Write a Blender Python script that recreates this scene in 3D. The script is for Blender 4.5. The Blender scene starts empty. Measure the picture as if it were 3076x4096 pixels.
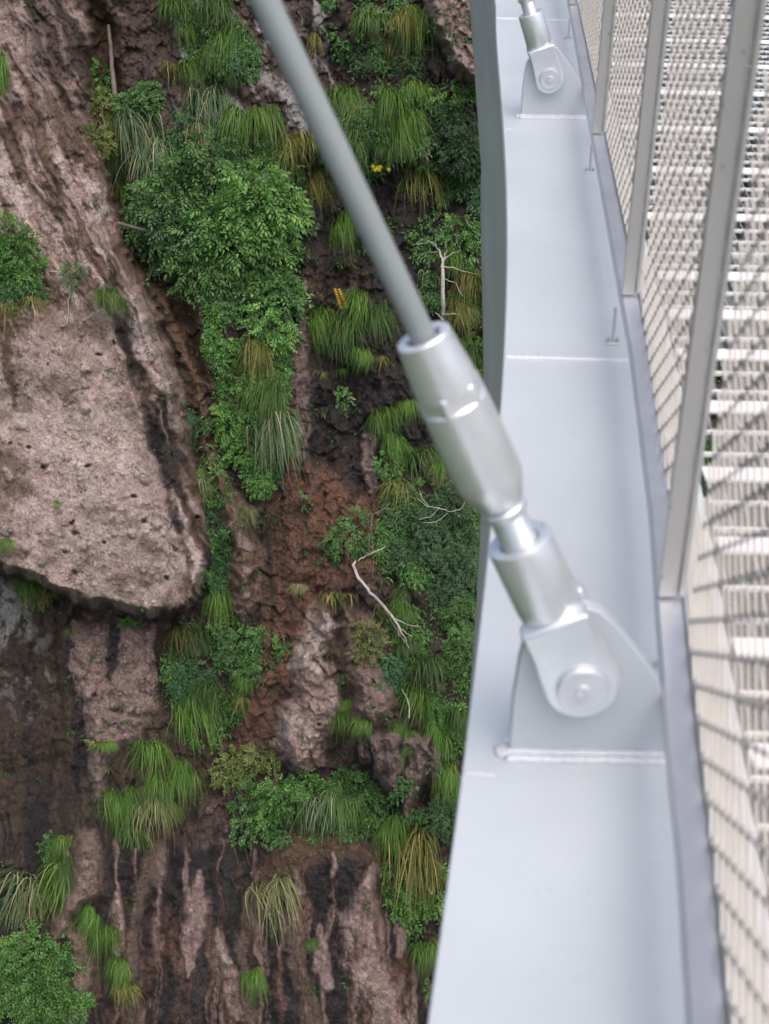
import bpy, bmesh, math, random
import numpy as np
from mathutils import Vector, Matrix

# ------------------------------------------------------------------ camera, sky, sun
SC = bpy.context.scene
COL = SC.collection
FPX = 1460.0                       # focal length in pixels of a 1024 px high frame
TH = math.radians(29.4)            # camera looks down by this much
ROLL = math.atan(51 / 2588)
_c, _s = math.cos(ROLL), math.sin(ROLL)
cam_d = bpy.data.cameras.new("camera")
cam = bpy.data.objects.new("camera", cam_d)
COL.objects.link(cam)
DN = Vector((0, -math.sin(TH), -math.cos(TH)))
FW = Vector((0, math.cos(TH), -math.sin(TH)))
RX = Vector((1, 0, 0)) * _c - DN * _s
DX = Vector((1, 0, 0)) * _s + DN * _c
cam.matrix_world = Matrix(((RX.x, -DX.x, -FW.x, 0), (RX.y, -DX.y, -FW.y, 0), (RX.z, -DX.z, -FW.z, 0), (0, 0, 0, 1)))
cam_d.sensor_fit = 'VERTICAL'
cam_d.sensor_height = 17.3
cam_d.sensor_width = 13.0
cam_d.lens = FPX / 1024 * 17.3
cam_d.clip_start = 0.05
cam_d.clip_end = 2000
cam_d.dof.use_dof = True
cam_d.dof.focus_distance = 21.2
cam_d.dof.aperture_fstop = 3.2
SC.camera = cam

SUN_EL, SUN_AZ = math.radians(66), math.radians(150)     # azimuth measured clockwise from +Y
world = bpy.data.worlds.new("World")
SC.world = world
world.use_nodes = True
wn = world.node_tree
bg = wn.nodes["Background"]
sky = wn.nodes.new("ShaderNodeTexSky")
sky.sky_type = 'NISHITA'
sky.sun_disc = False
sky.sun_elevation = SUN_EL
sky.sun_rotation = SUN_AZ
sky.air_density = 0.8
sky.dust_density = 5.0
sky.ozone_density = 0.3
wn.links.new(sky.outputs[0], bg.inputs[0])
bg.inputs[1].default_value = 0.13
sun_d = bpy.data.lights.new("sun", 'SUN')
sun = bpy.data.objects.new("sun", sun_d)
COL.objects.link(sun)
sun_d.energy = 1.3
sun_d.angle = math.radians(65)
sun_d.color = (1.0, 0.975, 0.94)
sd = Vector((math.sin(SUN_AZ) * math.cos(SUN_EL), math.cos(SUN_AZ) * math.cos(SUN_EL), math.sin(SUN_EL)))
sun.rotation_euler = sd.to_track_quat('Z', 'Y').to_euler()
SC.view_settings.view_transform = 'Standard'
SC.view_settings.look = 'None'
SC.view_settings.exposure = 0.72
SC.view_settings.gamma = 1

# ------------------------------------------------------------------ helpers
rng = np.random.default_rng(7)


def tag(o, label=None, cat=None, group=None, kind=None):
    if label: o['label'] = label
    if cat: o['category'] = cat
    if group: o['group'] = group
    if kind: o['kind'] = kind
    return o


def empty(name, loc, label, cat, group=None):
    o = bpy.data.objects.new(name, None)
    COL.objects.link(o)
    o.location = loc
    o.empty_display_size = 0.1
    return tag(o, label, cat, group)


def link(name, me, mat=None, parent=None, loc=None):
    o = bpy.data.objects.new(name, me)
    COL.objects.link(o)
    if mat is not None and not me.materials:
        me.materials.append(mat)
    if parent is not None:
        o.parent = parent
    if loc is not None:
        o.location = loc
    return o


def np_mesh(name, V, F, smooth=True):
    """V (n,3); F (m,k) array of same-sided faces"""
    me = bpy.data.meshes.new(name)
    V = np.asarray(V, dtype=np.float32); F = np.asarray(F, dtype=np.int32)
    m, k = F.shape
    me.vertices.add(len(V)); me.vertices.foreach_set("co", V.ravel())
    me.loops.add(m * k); me.loops.foreach_set("vertex_index", F.ravel())
    me.polygons.add(m)
    me.polygons.foreach_set("loop_start", np.arange(0, m * k, k, dtype=np.int32))
    me.polygons.foreach_set("loop_total", np.full(m, k, dtype=np.int32))
    me.polygons.foreach_set("use_smooth", np.full(m, smooth))
    me.update(calc_edges=True)
    return me


def attr(me, name, vals, typ='FLOAT'):
    a = me.attributes.new(name, typ, 'POINT')
    if typ == 'FLOAT':
        a.data.foreach_set("value", np.asarray(vals, dtype=np.float32).ravel())
    else:
        a.data.foreach_set("color", np.asarray(vals, dtype=np.float32).ravel())


def bm_mesh(name, bm, smooth_angle=35):
    me = bpy.data.meshes.new(name)
    bm.normal_update()
    bm.to_mesh(me); bm.free()
    me.polygons.foreach_set("use_smooth", [True] * len(me.polygons))
    me.set_sharp_from_angle(angle=math.radians(smooth_angle))
    return me


def bevel(o, w, seg=2):
    b = o.modifiers.new("bevel", 'BEVEL'); b.width = w; b.segments = seg; b.limit_method = 'ANGLE'
    b.angle_limit = math.radians(40)
    b.harden_normals = False
    return o


def tube(bm, pts, rad, n=8, cap=True):
    """swept tube; rad a number or list"""
    pts = [Vector(p) for p in pts]
    rads = rad if hasattr(rad, '__len__') else [rad] * len(pts)
    rings = []
    up = Vector((0.13, 0.31, 0.94))
    for i, p in enumerate(pts):
        t = (pts[min(i + 1, len(pts) - 1)] - pts[max(i - 1, 0)]).normalized()
        a = t.cross(up)
        if a.length < 1e-3: a = t.cross(Vector((1, 0, 0)))
        a.normalize(); b = t.cross(a)
        rings.append([bm.verts.new(p + (a * math.cos(2 * math.pi * k / n) + b * math.sin(2 * math.pi * k / n)) * rads[i]) for k in range(n)])
    for r0, r1 in zip(rings, rings[1:]):
        for k in range(n):
            bm.faces.new((r0[k], r0[(k + 1) % n], r1[(k + 1) % n], r1[k]))
    if cap:
        bm.faces.new(rings[0][::-1]); bm.faces.new(rings[-1])


def lathe(bm, origin, axis, prof, n=48):
    """prof: list of (s along the axis, radius)"""
    axis = axis.normalized()
    a = axis.cross(Vector((0, 1, 0)) if abs(axis.y) < 0.9 else Vector((1, 0, 0))).normalized(); b = axis.cross(a)
    rings = []
    for s, r in prof:
        c = origin + axis * s
        if r < 1e-6:
            rings.append([bm.verts.new(c)])
        else:
            rings.append([bm.verts.new(c + (a * math.cos(2 * math.pi * k / n) + b * math.sin(2 * math.pi * k / n)) * r) for k in range(n)])
    for r0, r1 in zip(rings, rings[1:]):
        for k in range(n):
            q = [r0[k % len(r0)], r0[(k + 1) % len(r0)], r1[(k + 1) % len(r1)], r1[k % len(r1)]]
            u = []
            for v in q:
                if v not in u: u.append(v)
            if len(u) > 2:
                bm.faces.new(u)


def box(bm, x0, x1, y0, y1, z0, z1):
    v = [bm.verts.new(p) for p in ((x0, y0, z0), (x1, y0, z0), (x1, y1, z0), (x0, y1, z0), (x0, y0, z1), (x1, y0, z1), (x1, y1, z1), (x0, y1, z1))]
    for f in ((0, 3, 2, 1), (4, 5, 6, 7), (0, 1, 5, 4), (1, 2, 6, 5), (2, 3, 7, 6), (3, 0, 4, 7)):
        bm.faces.new([v[i] for i in f])


def prism_xz(bm, pts, y0, y1):
    """closed outline in x,z, extruded along y"""
    a = [bm.verts.new((x, y0, z)) for x, z in pts]
    b = [bm.verts.new((x, y1, z)) for x, z in pts]
    n = len(pts)
    bm.faces.new(a); bm.faces.new(b[::-1])
    for i in range(n):
        bm.faces.new((a[i], b[i], b[(i + 1) % n], a[(i + 1) % n]))


# ------------------------------------------------------------------ materials
def new_mat(name):
    m = bpy.data.materials.new(name); m.use_nodes = True
    nt = m.node_tree
    return m, nt, nt.nodes["Principled BSDF"]


def N(nt, kind, **kw):
    n = nt.nodes.new(kind)
    for k, v in kw.items():
        if k in n.inputs.keys(): n.inputs[k].default_value = v
        else: setattr(n, k, v)
    return n


def metal(name, col, rough=0.45, metallic=0.0, var=0.06, scale=3.0, dirt=0.0, dirtcol=(0.25, 0.2, 0.15), bump=0.0, stretch=(1, 1, 1), spec=0.5):
    m, nt, bs = new_mat(name)
    tc = N(nt, "ShaderNodeTexCoord"); mp = N(nt, "ShaderNodeMapping"); mp.inputs["Scale"].default_value = stretch
    nt.links.new(tc.outputs["Object"], mp.inputs[0])
    n1 = N(nt, "ShaderNodeTexNoise", Scale=scale, Detail=8.0, Roughness=0.6)
    nt.links.new(mp.outputs[0], n1.inputs["Vector"])
    mr = N(nt, "ShaderNodeMapRange"); mr.inputs[1].default_value = 0.3; mr.inputs[2].default_value = 0.7
    mr.inputs[3].default_value = 1 - var; mr.inputs[4].default_value = 1 + var
    nt.links.new(n1.outputs[0], mr.inputs[0])
    mul = N(nt, "ShaderNodeVectorMath", operation='SCALE'); mul.inputs[0].default_value = col
    nt.links.new(mr.outputs[0], mul.inputs["Scale"])
    mix = N(nt, "ShaderNodeMix", data_type='RGBA'); mix.inputs["B"].default_value = (*dirtcol, 1)
    n2 = N(nt, "ShaderNodeTexNoise", Scale=scale * 4.3, Detail=10.0, Roughness=0.7)
    nt.links.new(mp.outputs[0], n2.inputs["Vector"])
    m2 = N(nt, "ShaderNodeMapRange"); m2.inputs[1].default_value = 0.6; m2.inputs[2].default_value = 0.8
    m2.inputs[3].default_value = 0; m2.inputs[4].default_value = dirt
    nt.links.new(n2.outputs[0], m2.inputs[0])
    nt.links.new(m2.outputs[0], mix.inputs["Factor"])
    nt.links.new(mul.outputs[0], mix.inputs["A"])
    n5 = N(nt, "ShaderNodeTexNoise", Scale=42.0, Detail=3.0, Roughness=0.6)
    nt.links.new(tc.outputs["Object"], n5.inputs["Vector"])
    m5 = N(nt, "ShaderNodeMapRange"); m5.inputs[1].default_value = 0.69; m5.inputs[2].default_value = 0.76; m5.inputs[4].default_value = dirt * 1.3
    nt.links.new(n5.outputs[0], m5.inputs[0])
    mx5 = N(nt, "ShaderNodeMix", data_type='RGBA'); mx5.inputs["B"].default_value = (dirtcol[0] * .6, dirtcol[1] * .6, dirtcol[2] * .6, 1)
    nt.links.new(m5.outputs[0], mx5.inputs["Factor"]); nt.links.new(mix.outputs["Result"], mx5.inputs["A"])
    nt.links.new(mx5.outputs["Result"], bs.inputs["Base Color"])
    bs.inputs["Roughness"].default_value = rough
    bs.inputs["Metallic"].default_value = metallic
    bs.inputs["Specular IOR Level"].default_value = spec
    r2 = N(nt, "ShaderNodeMapRange"); r2.inputs[3].default_value = rough * 0.8; r2.inputs[4].default_value = min(1, rough * 1.25)
    nt.links.new(n2.outputs[0], r2.inputs[0]); nt.links.new(r2.outputs[0], bs.inputs["Roughness"])
    if bump:
        b = N(nt, "ShaderNodeBump", Strength=bump, Distance=0.004)
        nt.links.new(n2.outputs[0], b.inputs["Height"]); nt.links.new(b.outputs[0], bs.inputs["Normal"])
    return m


M_PAINT = metal("beam_paint", (0.555, 0.59, 0.615), 0.38, 0.12, 0.06, 2.2, 0.30, (0.44, 0.44, 0.43), bump=0.05)
M_WEB = metal("web_paint", (0.62, 0.66, 0.66), 0.30, 0.25, 0.10, 2.0, 0.15, (0.3, 0.3, 0.3), stretch=(1, 0.25, 3))
M_WELD = metal("weld_paint", (0.62, 0.64, 0.67), 0.35, 0.1, 0.05, 20, 0.12, (0.4, 0.33, 0.27), bump=0.2)
M_SILVER = metal("silver_paint", (0.82, 0.845, 0.86), 0.30, 0.68, 0.10, 9, 0.35, (0.42, 0.39, 0.35), bump=0.22)
M_PIN = metal("pin_paint", (0.72, 0.74, 0.76), 0.30, 0.5, 0.05, 30, 0.15, (0.35, 0.3, 0.25))
M_CABLE = metal("cable_sheath", (0.26, 0.29, 0.295), 0.42, 0.0, 0.05, 8, 0.0, stretch=(1, 1, 0.2))
M_STEEL = metal("stainless_steel", (0.60, 0.59, 0.575), 0.36, 0.75, 0.10, 12, 0.5, (0.30, 0.24, 0.19), stretch=(1, 1, 0.15))
M_RAIL = metal("rail_steel", (0.60, 0.61, 0.63), 0.42, 0.7, 0.10, 5, 0.2, (0.35, 0.34, 0.30))
M_NET = metal("net_wire", (0.50, 0.465, 0.42), 0.5, 0.1, 0.12, 20, 0.4, (0.25, 0.21, 0.17))
M_KNOT = metal("net_knot", (0.40, 0.38, 0.35), 0.6, 0.2, 0.2, 20)
M_TOE = metal("toe_board_paint", (0.42, 0.405, 0.375), 0.6, 0.0, 0.1, 4, 0.2, stretch=(14, 0.3, 1))
M_GRATE = metal("grating_white", (0.84, 0.84, 0.85), 0.5, 0.0, 0.08, 8, 0.3, (0.4, 0.38, 0.35))
M_BAR = metal("grating_zinc", (0.27, 0.28, 0.29), 0.5, 0.2, 0.1, 8, 0.3, (0.3, 0.28, 0.25))
M_BOLT = metal("bolt_zinc", (0.50, 0.50, 0.44), 0.4, 0.6, 0.2, 60, 0.5, (0.22, 0.25, 0.12))


def rock_mat():
    m, nt, bs = new_mat("cliff_rock")
    at = N(nt, "ShaderNodeAttribute", attribute_name="rock_col")
    wt = N(nt, "ShaderNodeAttribute", attribute_name="wet")
    geo = N(nt, "ShaderNodeNewGeometry")
    mp = N(nt, "ShaderNodeMapping"); mp.inputs["Scale"].default_value = (1, 1, 0.75)
    nt.links.new(geo.outputs["Position"], mp.inputs[0])
    n1 = N(nt, "ShaderNodeTexNoise", Scale=9.0, Detail=12.0, Roughness=0.68)
    n2 = N(nt, "ShaderNodeTexVoronoi", Scale=11.0, feature='F1')
    n3 = N(nt, "ShaderNodeTexNoise", Scale=38.0, Detail=6.0, Roughness=0.7)
    wrp = N(nt, "ShaderNodeTexNoise", Scale=5.0, Detail=4.0)
    nt.links.new(mp.outputs[0], wrp.inputs["Vector"])
    add = N(nt, "ShaderNodeVectorMath", operation='MULTIPLY_ADD'); add.inputs[1].default_value = (0.35, 0.35, 0.35)
    nt.links.new(wrp.outputs["Color"], add.inputs[0]); nt.links.new(mp.outputs[0], add.inputs[2])
    for n in (n1, n2, n3): nt.links.new(add.outputs[0], n.inputs["Vector"])
    # colour break-up
    mr = N(nt, "ShaderNodeMapRange"); mr.inputs[1].default_value = 0.3; mr.inputs[2].default_value = 0.7
    mr.inputs[3].default_value = 0.62; mr.inputs[4].default_value = 1.38
    nt.links.new(n1.outputs[0], mr.inputs[0])
    mr3 = N(nt, "ShaderNodeMapRange"); mr3.inputs[1].default_value = 0.3; mr3.inputs[2].default_value = 0.7
    mr3.inputs[3].default_value = 0.55; mr3.inputs[4].default_value = 1.5
    nt.links.new(n3.outputs[0], mr3.inputs[0])
    mm = N(nt, "ShaderNodeMath", operation='MULTIPLY'); nt.links.new(mr.outputs[0], mm.inputs[0]); nt.links.new(mr3.outputs[0], mm.inputs[1])
    mul = N(nt, "ShaderNodeVectorMath", operation='SCALE')
    nt.links.new(at.outputs["Color"], mul.inputs[0]); nt.links.new(mm.outputs[0], mul.inputs["Scale"])
    vc = N(nt, "ShaderNodeTexVoronoi", Scale=1.7, feature='DISTANCE_TO_EDGE')
    w2 = N(nt, "ShaderNodeTexNoise", Scale=3.0, Detail=6.0, Roughness=0.65); nt.links.new(mp.outputs[0], w2.inputs["Vector"])
    a2 = N(nt, "ShaderNodeVectorMath", operation='MULTIPLY_ADD'); a2.inputs[1].default_value = (0.9, 0.9, 0.9)
    nt.links.new(w2.outputs["Color"], a2.inputs[0]); nt.links.new(mp.outputs[0], a2.inputs[2]); nt.links.new(a2.outputs[0], vc.inputs["Vector"])
    ck = N(nt, "ShaderNodeMapRange"); ck.inputs[1].default_value = 0.0; ck.inputs[2].default_value = 0.028; ck.inputs[3].default_value = 0.45; ck.inputs[4].default_value = 1.0
    nt.links.new(vc.outputs["Distance"], ck.inputs[0])
    gm_ = N(nt, "ShaderNodeMapRange"); gm_.inputs[1].default_value = 0.45; gm_.inputs[2].default_value = 0.6
    nt.links.new(wrp.outputs[0], gm_.inputs[0])
    ck2 = N(nt, "ShaderNodeMix", data_type='FLOAT'); ck2.inputs["A"].default_value = 1.0
    nt.links.new(gm_.outputs[0], ck2.inputs["Factor"]); nt.links.new(ck.outputs[0], ck2.inputs["B"])
    mulc = N(nt, "ShaderNodeVectorMath", operation='SCALE'); nt.links.new(mul.outputs[0], mulc.inputs[0]); nt.links.new(ck2.outputs["Result"], mulc.inputs["Scale"])
    # tiny pale lichen specks
    n4 = N(nt, "ShaderNodeTexNoise", Scale=26.0, Detail=3.0, Roughness=0.6)
    nt.links.new(geo.outputs["Position"], n4.inputs["Vector"])
    m4 = N(nt, "ShaderNodeMapRange"); m4.inputs[1].default_value = 0.715; m4.inputs[2].default_value = 0.76
    nt.links.new(n4.outputs[0], m4.inputs[0])
    f4 = N(nt, "ShaderNodeMath", operation='MULTIPLY'); f4.inputs[1].default_value = 0.6
    nt.links.new(m4.outputs[0], f4.inputs[0])
    mix = N(nt, "ShaderNodeMix", data_type='RGBA'); mix.inputs["B"].default_value = (0.42, 0.41, 0.40, 1)
    nt.links.new(f4.outputs[0], mix.inputs["Factor"]); nt.links.new(mulc.outputs[0], mix.inputs["A"])
    nt.links.new(mix.outputs["Result"], bs.inputs["Base Color"])
    # roughness: wet rock shines
    rr = N(nt, "ShaderNodeMapRange"); rr.inputs[3].default_value = 0.92; rr.inputs[4].default_value = 0.27
    nt.links.new(wt.outputs["Fac"], rr.inputs[0]); nt.links.new(rr.outputs[0], bs.inputs["Roughness"])
    bs.inputs["Specular IOR Level"].default_value = 0.4
    # bump
    vs = N(nt, "ShaderNodeMath", operation='MULTIPLY'); vs.inputs[1].default_value = 0.35
    nt.links.new(n2.outputs["Distance"], vs.inputs[0])
    s1 = N(nt, "ShaderNodeMath", operation='SUBTRACT'); nt.links.new(n1.outputs[0], s1.inputs[0]); nt.links.new(vs.outputs[0], s1.inputs[1])
    cs = N(nt, "ShaderNodeMath", operation="MULTIPLY_ADD"); cs.inputs[1].default_value = 0.5; nt.links.new(ck2.outputs["Result"], cs.inputs[0]); nt.links.new(s1.outputs[0], cs.inputs[2])
    b1 = N(nt, "ShaderNodeBump", Strength=0.9, Distance=0.09); nt.links.new(cs.outputs[0], b1.inputs["Height"])
    b2 = N(nt, "ShaderNodeBump", Strength=1.0, Distance=0.05); nt.links.new(n3.outputs[0], b2.inputs["Height"])
    nt.links.new(b1.outputs[0], b2.inputs["Normal"]); nt.links.new(b2.outputs[0], bs.inputs["Normal"])
    return m


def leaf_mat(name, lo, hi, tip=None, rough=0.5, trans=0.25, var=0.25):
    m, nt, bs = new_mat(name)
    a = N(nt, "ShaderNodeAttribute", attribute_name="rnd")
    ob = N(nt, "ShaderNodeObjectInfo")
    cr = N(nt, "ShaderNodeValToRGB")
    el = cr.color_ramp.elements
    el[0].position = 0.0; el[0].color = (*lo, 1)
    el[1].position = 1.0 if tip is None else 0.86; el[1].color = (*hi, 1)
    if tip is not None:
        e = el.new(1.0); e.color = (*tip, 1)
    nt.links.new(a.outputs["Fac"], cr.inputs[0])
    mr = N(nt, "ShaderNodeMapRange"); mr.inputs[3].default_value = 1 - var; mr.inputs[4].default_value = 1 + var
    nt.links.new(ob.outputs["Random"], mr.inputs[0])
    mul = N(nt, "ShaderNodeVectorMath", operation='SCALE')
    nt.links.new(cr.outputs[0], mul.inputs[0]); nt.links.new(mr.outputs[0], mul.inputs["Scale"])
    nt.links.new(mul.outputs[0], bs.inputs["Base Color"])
    bs.inputs["Roughness"].default_value = rough
    bs.inputs["Specular IOR Level"].default_value = 0.35
    tr = N(nt, "ShaderNodeBsdfTranslucent"); nt.links.new(mul.outputs[0], tr.inputs[0])
    mx = N(nt, "ShaderNodeMixShader"); mx.inputs[0].default_value = trans
    out = nt.nodes["Material Output"]
    nt.links.new(bs.outputs[0], mx.inputs[1]); nt.links.new(tr.outputs[0], mx.inputs[2]); nt.links.new(mx.outputs[0], out.inputs[0])
    return m


M_ROCK = rock_mat()
GRASS = {
    'g': leaf_mat("grass_green", (0.036, 0.095, 0.018), (0.135, 0.285, 0.048), (0.26, 0.30, 0.08)),
    'd': leaf_mat("grass_dark", (0.026, 0.068, 0.018), (0.080, 0.165, 0.042), (0.20, 0.2, 0.07)),
    'y': leaf_mat("grass_yellowing", (0.06, 0.09, 0.02), (0.20, 0.21, 0.05), (0.42, 0.30, 0.13)),
    'b': leaf_mat("grass_blue_green", (0.05, 0.11, 0.05), (0.16, 0.24, 0.11), (0.40, 0.36, 0.22)),
    's': leaf_mat("grass_straw", (0.08, 0.12, 0.04), (0.28, 0.28, 0.13), (0.45, 0.35, 0.22)),
}
LEAF = {
    'm': leaf_mat("leaf_mid", (0.028, 0.082, 0.026), (0.115, 0.240, 0.062), (0.19, 0.28, 0.07)),
    'b': leaf_mat("leaf_bright", (0.034, 0.105, 0.024), (0.140, 0.300, 0.065), (0.24, 0.34, 0.06)),
    'd': leaf_mat("leaf_dark", (0.022, 0.055, 0.022), (0.070, 0.135, 0.055), (0.12, 0.17, 0.07)),
    'y': leaf_mat("leaf_yellowish", (0.07, 0.12, 0.03), (0.20, 0.24, 0.07), (0.40, 0.33, 0.10)),
    'f': leaf_mat("leaf_feathery", (0.03, 0.10, 0.04), (0.09, 0.20, 0.09), (0.15, 0.27, 0.12)),
    'o': leaf_mat("leaf_golden", (0.45, 0.25, 0.03), (0.65, 0.42, 0.05), (0.6, 0.2, 0.04)),
    'p': leaf_mat("petal_yellow", (0.6, 0.5, 0.03), (0.75, 0.65, 0.05)),
}
M_TWIG = metal("twig_bark", (0.13, 0.09, 0.065), 0.9, 0, 0.3, 20, spec=0.2)
M_DEAD = metal("dead_wood", (0.34, 0.31, 0.29), 0.85, 0, 0.25, 14, 0.5, (0.16, 0.13, 0.11), spec=0.2)
M_OLDWOOD = metal("old_pole_wood", (0.13, 0.105, 0.09), 0.85, 0, 0.3, 10, 0.5, (0.08, 0.06, 0.05), spec=0.2)


# ------------------------------------------------------------------ cliff: relief over a steep sloping face
def hash2(ix, iy, seed):
    n = (ix.astype(np.int64) * 374761393 + iy.astype(np.int64) * 668265263 + seed * 1442695041) & 0xFFFFFFFF
    n = ((n ^ (n >> 13)) * 1274126177) & 0xFFFFFFFF
    n = (n ^ (n >> 16)) & 0xFFFFFFFF
    return n / 4294967295.0


def vnoise(x, y, seed):
    ix = np.floor(x); iy = np.floor(y); fx = x - ix; fy = y - iy
    fx = fx * fx * (3 - 2 * fx); fy = fy * fy * (3 - 2 * fy)
    a = hash2(ix, iy, seed); b = hash2(ix + 1, iy, seed); c = hash2(ix, iy + 1, seed); d = hash2(ix + 1, iy + 1, seed)
    return (a * (1 - fx) + b * fx) * (1 - fy) + (c * (1 - fx) + d * fx) * fy


def fbm(u, v, sx, sy, octs, seed, gain=0.5):
    x, y = u / sx, v / sy
    s = np.zeros_like(u); a = 1.0; t = 0
    for o in range(octs):
        s += a * (vnoise(x, y, seed + o * 17) * 2 - 1); t += a
        x = x * 2.03 + 11.7; y = y * 2.03 + 5.3; a *= gain
    return s / t


def ridged(u, v, sx, sy, octs, seed):
    x, y = u / sx, v / sy
    s = np.zeros_like(u); a = 1.0; t = 0
    for o in range(octs):
        s += a * (1 - np.abs(vnoise(x, y, seed + o * 13) * 2 - 1)); t += a
        x = x * 2.1 + 3.1; y = y * 2.1 + 7.7; a *= 0.5
    return s / t


def stones(u, v, cell, seed, prob, rmin, rmax):
    """rounded stones set in the rock: height 0..1 and a per-stone random number"""
    x, y = u / cell, v / cell
    ix, iy = np.floor(x), np.floor(y)
    best = np.zeros_like(u); rn = np.zeros_like(u)
    for dx in (-1, 0, 1):
        for dy in (-1, 0, 1):
            cx, cy = ix + dx, iy + dy
            px = cx + hash2(cx, cy, seed); py = cy + hash2(cx, cy, seed + 1)
            r = rmin + (rmax - rmin) * hash2(cx, cy, seed + 2) ** 2
            e = 0.7 + 0.5 * hash2(cx, cy, seed + 3)
            on = hash2(cx, cy, seed + 4) < prob
            d2 = ((x - px) ** 2 + ((y - py) / e) ** 2) / (r * r)
            k = np.where(on, np.sqrt(np.clip(1 - d2, 0, 1)) * r / rmax, 0)
            rn = np.where(k > best, hash2(cx, cy, seed + 5), rn); best = np.maximum(best, k)
    return best, rn


def facets(u, v, cx_, cy_, seed):
    """angular broken rock: every cell is a tilted plane"""
    x, y = u / cx_, v / cy_
    ix, iy = np.floor(x), np.floor(y)
    bd = np.full(u.shape, 9.0); val = np.zeros_like(u)
    for dx in (-1, 0, 1):
        for dy in (-1, 0, 1):
            a, b = ix + dx, iy + dy
            px = a + hash2(a, b, seed); py = b + hash2(a, b, seed + 1)
            d = (x - px) ** 2 + (y - py) ** 2
            k = hash2(a, b, seed + 2) - .5 + (x - px) * (hash2(a, b, seed + 3) - .5) * 1.6 + (y - py) * (hash2(a, b, seed + 4) - .35) * 1.6
            m = d < bd
            bd = np.where(m, d, bd); val = np.where(m, k, val)
    return val


def sdf(u, v, poly):
    """signed distance, positive inside"""
    P = np.array(poly, float); n = len(P)
    d = np.full(u.shape, 1e9); inside = np.zeros(u.shape, bool)
    for i in range(n):
        ax, ay = P[i]; bx, by = P[(i + 1) % n]
        ex, ey = bx - ax, by - ay
        wx, wy = u - ax, v - ay
        t = np.clip((wx * ex + wy * ey) / (ex * ex + ey * ey + 1e-9), 0, 1)
        d = np.minimum(d, (wx - ex * t) ** 2 + (wy - ey * t) ** 2)
        c = ((ay > v) != (by > v)) & (u < (bx - ax) * (v - ay) / ((by - ay) if by != ay else 1e-9) + ax)
        inside ^= c
    d = np.sqrt(d)
    return np.where(inside, d, -d)


def sst(x, a, b):
    t = np.clip((x - a) / (b - a), 0, 1)
    return t * t * (3 - 2 * t)


def lens(u, v, pts):
    """closeness to a tapered streak: pts (x, y, halfwidth); 1 on its axis, 0 at its edge, negative outside"""
    best = np.full(u.shape, -9.0)
    for (ax, ay, aw), (bx, by, bw) in zip(pts, pts[1:]):
        ex, ey = bx - ax, by - ay
        t = np.clip(((u - ax) * ex + (v - ay) * ey) / (ex * ex + ey * ey), 0, 1)
        d = np.hypot(u - ax - ex * t, v - ay - ey * t)
        best = np.maximum(best, 1 - d / (aw + (bw - aw) * t + 1e-6))
    return best


BOULDER = [(-400, -300), (120, -300), (185, 0), (205, 110), (198, 250), (235, 380), (272, 520), (302, 610), (352, 690), (392, 830), (424, 990), (450, 1110), (459, 1200), (446, 1275), (415, 1325), (372, 1338), (300, 1330), (230, 1312), (160, 1305), (110, 1285), (45, 1248), (0, 1232), (-120, 1200), (-400, 1150)]
FACE = [(-400, 730), (0, 735), (60, 700), (150, 640), (240, 700), (262, 790), (290, 880), (318, 980), (350, 1080), (380, 1140), (400, 1230), (390, 1300), (300, 1318), (120, 1275), (0, 1215), (-400, 1150)]
LOBE = [(322, 590), (372, 660), (420, 720), (440, 860), (482, 1000), (540, 1090), (572, 1200), (566, 1300), (530, 1345), (495, 1325), (476, 1240), (462, 1120), (436, 980), (398, 815), (352, 690)]
GULLY = [(215, -40), (262, 120), (268, 330), (300, 470), (420, 640), (452, 830), (424, 820), (392, 760), (345, 650), (300, 590), (262, 470), (228, 360), (196, 230), (188, 100), (178, -40)]
REDWALL = [(580, 1060), (640, 1000), (700, 1010), (760, 1060), (840, 1080), (835, 1220), (720, 1285), (660, 1400), (605, 1560), (560, 1660), (480, 1690), (570, 1340), (590, 1200)]
DARKMID = [(612, 330), (700, 300), (800, 340), (1100, 330), (1100, 980), (930, 1000), (850, 1050), (800, 1120), (700, 1060), (640, 980), (668, 820), (640, 640), (650, 480)]
PALE1 = [(684, 1292), (722, 1318), (738, 1360), (705, 1420), (740, 1480), (748, 1560), (708, 1600), (700, 1650), (655, 1680), (622, 1640), (592, 1612), (600, 1540), (628, 1490), (618, 1432), (650, 1380)]
ROCK5 = [(770, 1440), (830, 1430), (850, 1500), (842, 1560), (800, 1575), (765, 1530)]
SHELF = [(748, 1610), (790, 1572), (850, 1570), (930, 1590), (962, 1640), (950, 1695), (930, 1745), (915, 1705), (895, 1780), (872, 1790), (858, 1740), (835, 1735), (818, 1700), (790, 1662), (757, 1655)]
TOPROCK = [(912, -60), (1120, -60), (1120, 150), (1050, 175), (1020, 182), (985, 178), (960, 150), (945, 95), (925, 50)]
SMALLROCK = [(903, 280), (930, 290), (942, 330), (935, 372), (915, 380), (900, 345)]
LOWWALL = [(560, 1830), (600, 1800), (700, 1790), (800, 1800), (832, 1850), (850, 1960), (880, 2050), (930, 2120), (960, 2300), (1000, 3600), (-600, 3600), (-400, 2100), (100, 1960), (130, 1850), (160, 1795), (230, 1790), (330, 1830), (470, 1820)]
WETSLAB = [(-400, 1340), (60, 1300), (150, 1330), (160, 1480), (185, 1620), (200, 1760), (150, 1800), (90, 1880), (-400, 1900)]
PEBBLE = [(150, 1345), (250, 1335), (345, 1345), (352, 1440), (340, 1540), (300, 1600), (240, 1640), (235, 1720), (200, 1735), (185, 1600), (165, 1500), (145, 1430)]
TANSLAB = [(165, 1795), (212, 1795), (222, 1860), (212, 1920), (165, 1985), (130, 2040), (95, 2050), (112, 1995), (150, 1930), (158, 1850)]
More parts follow.
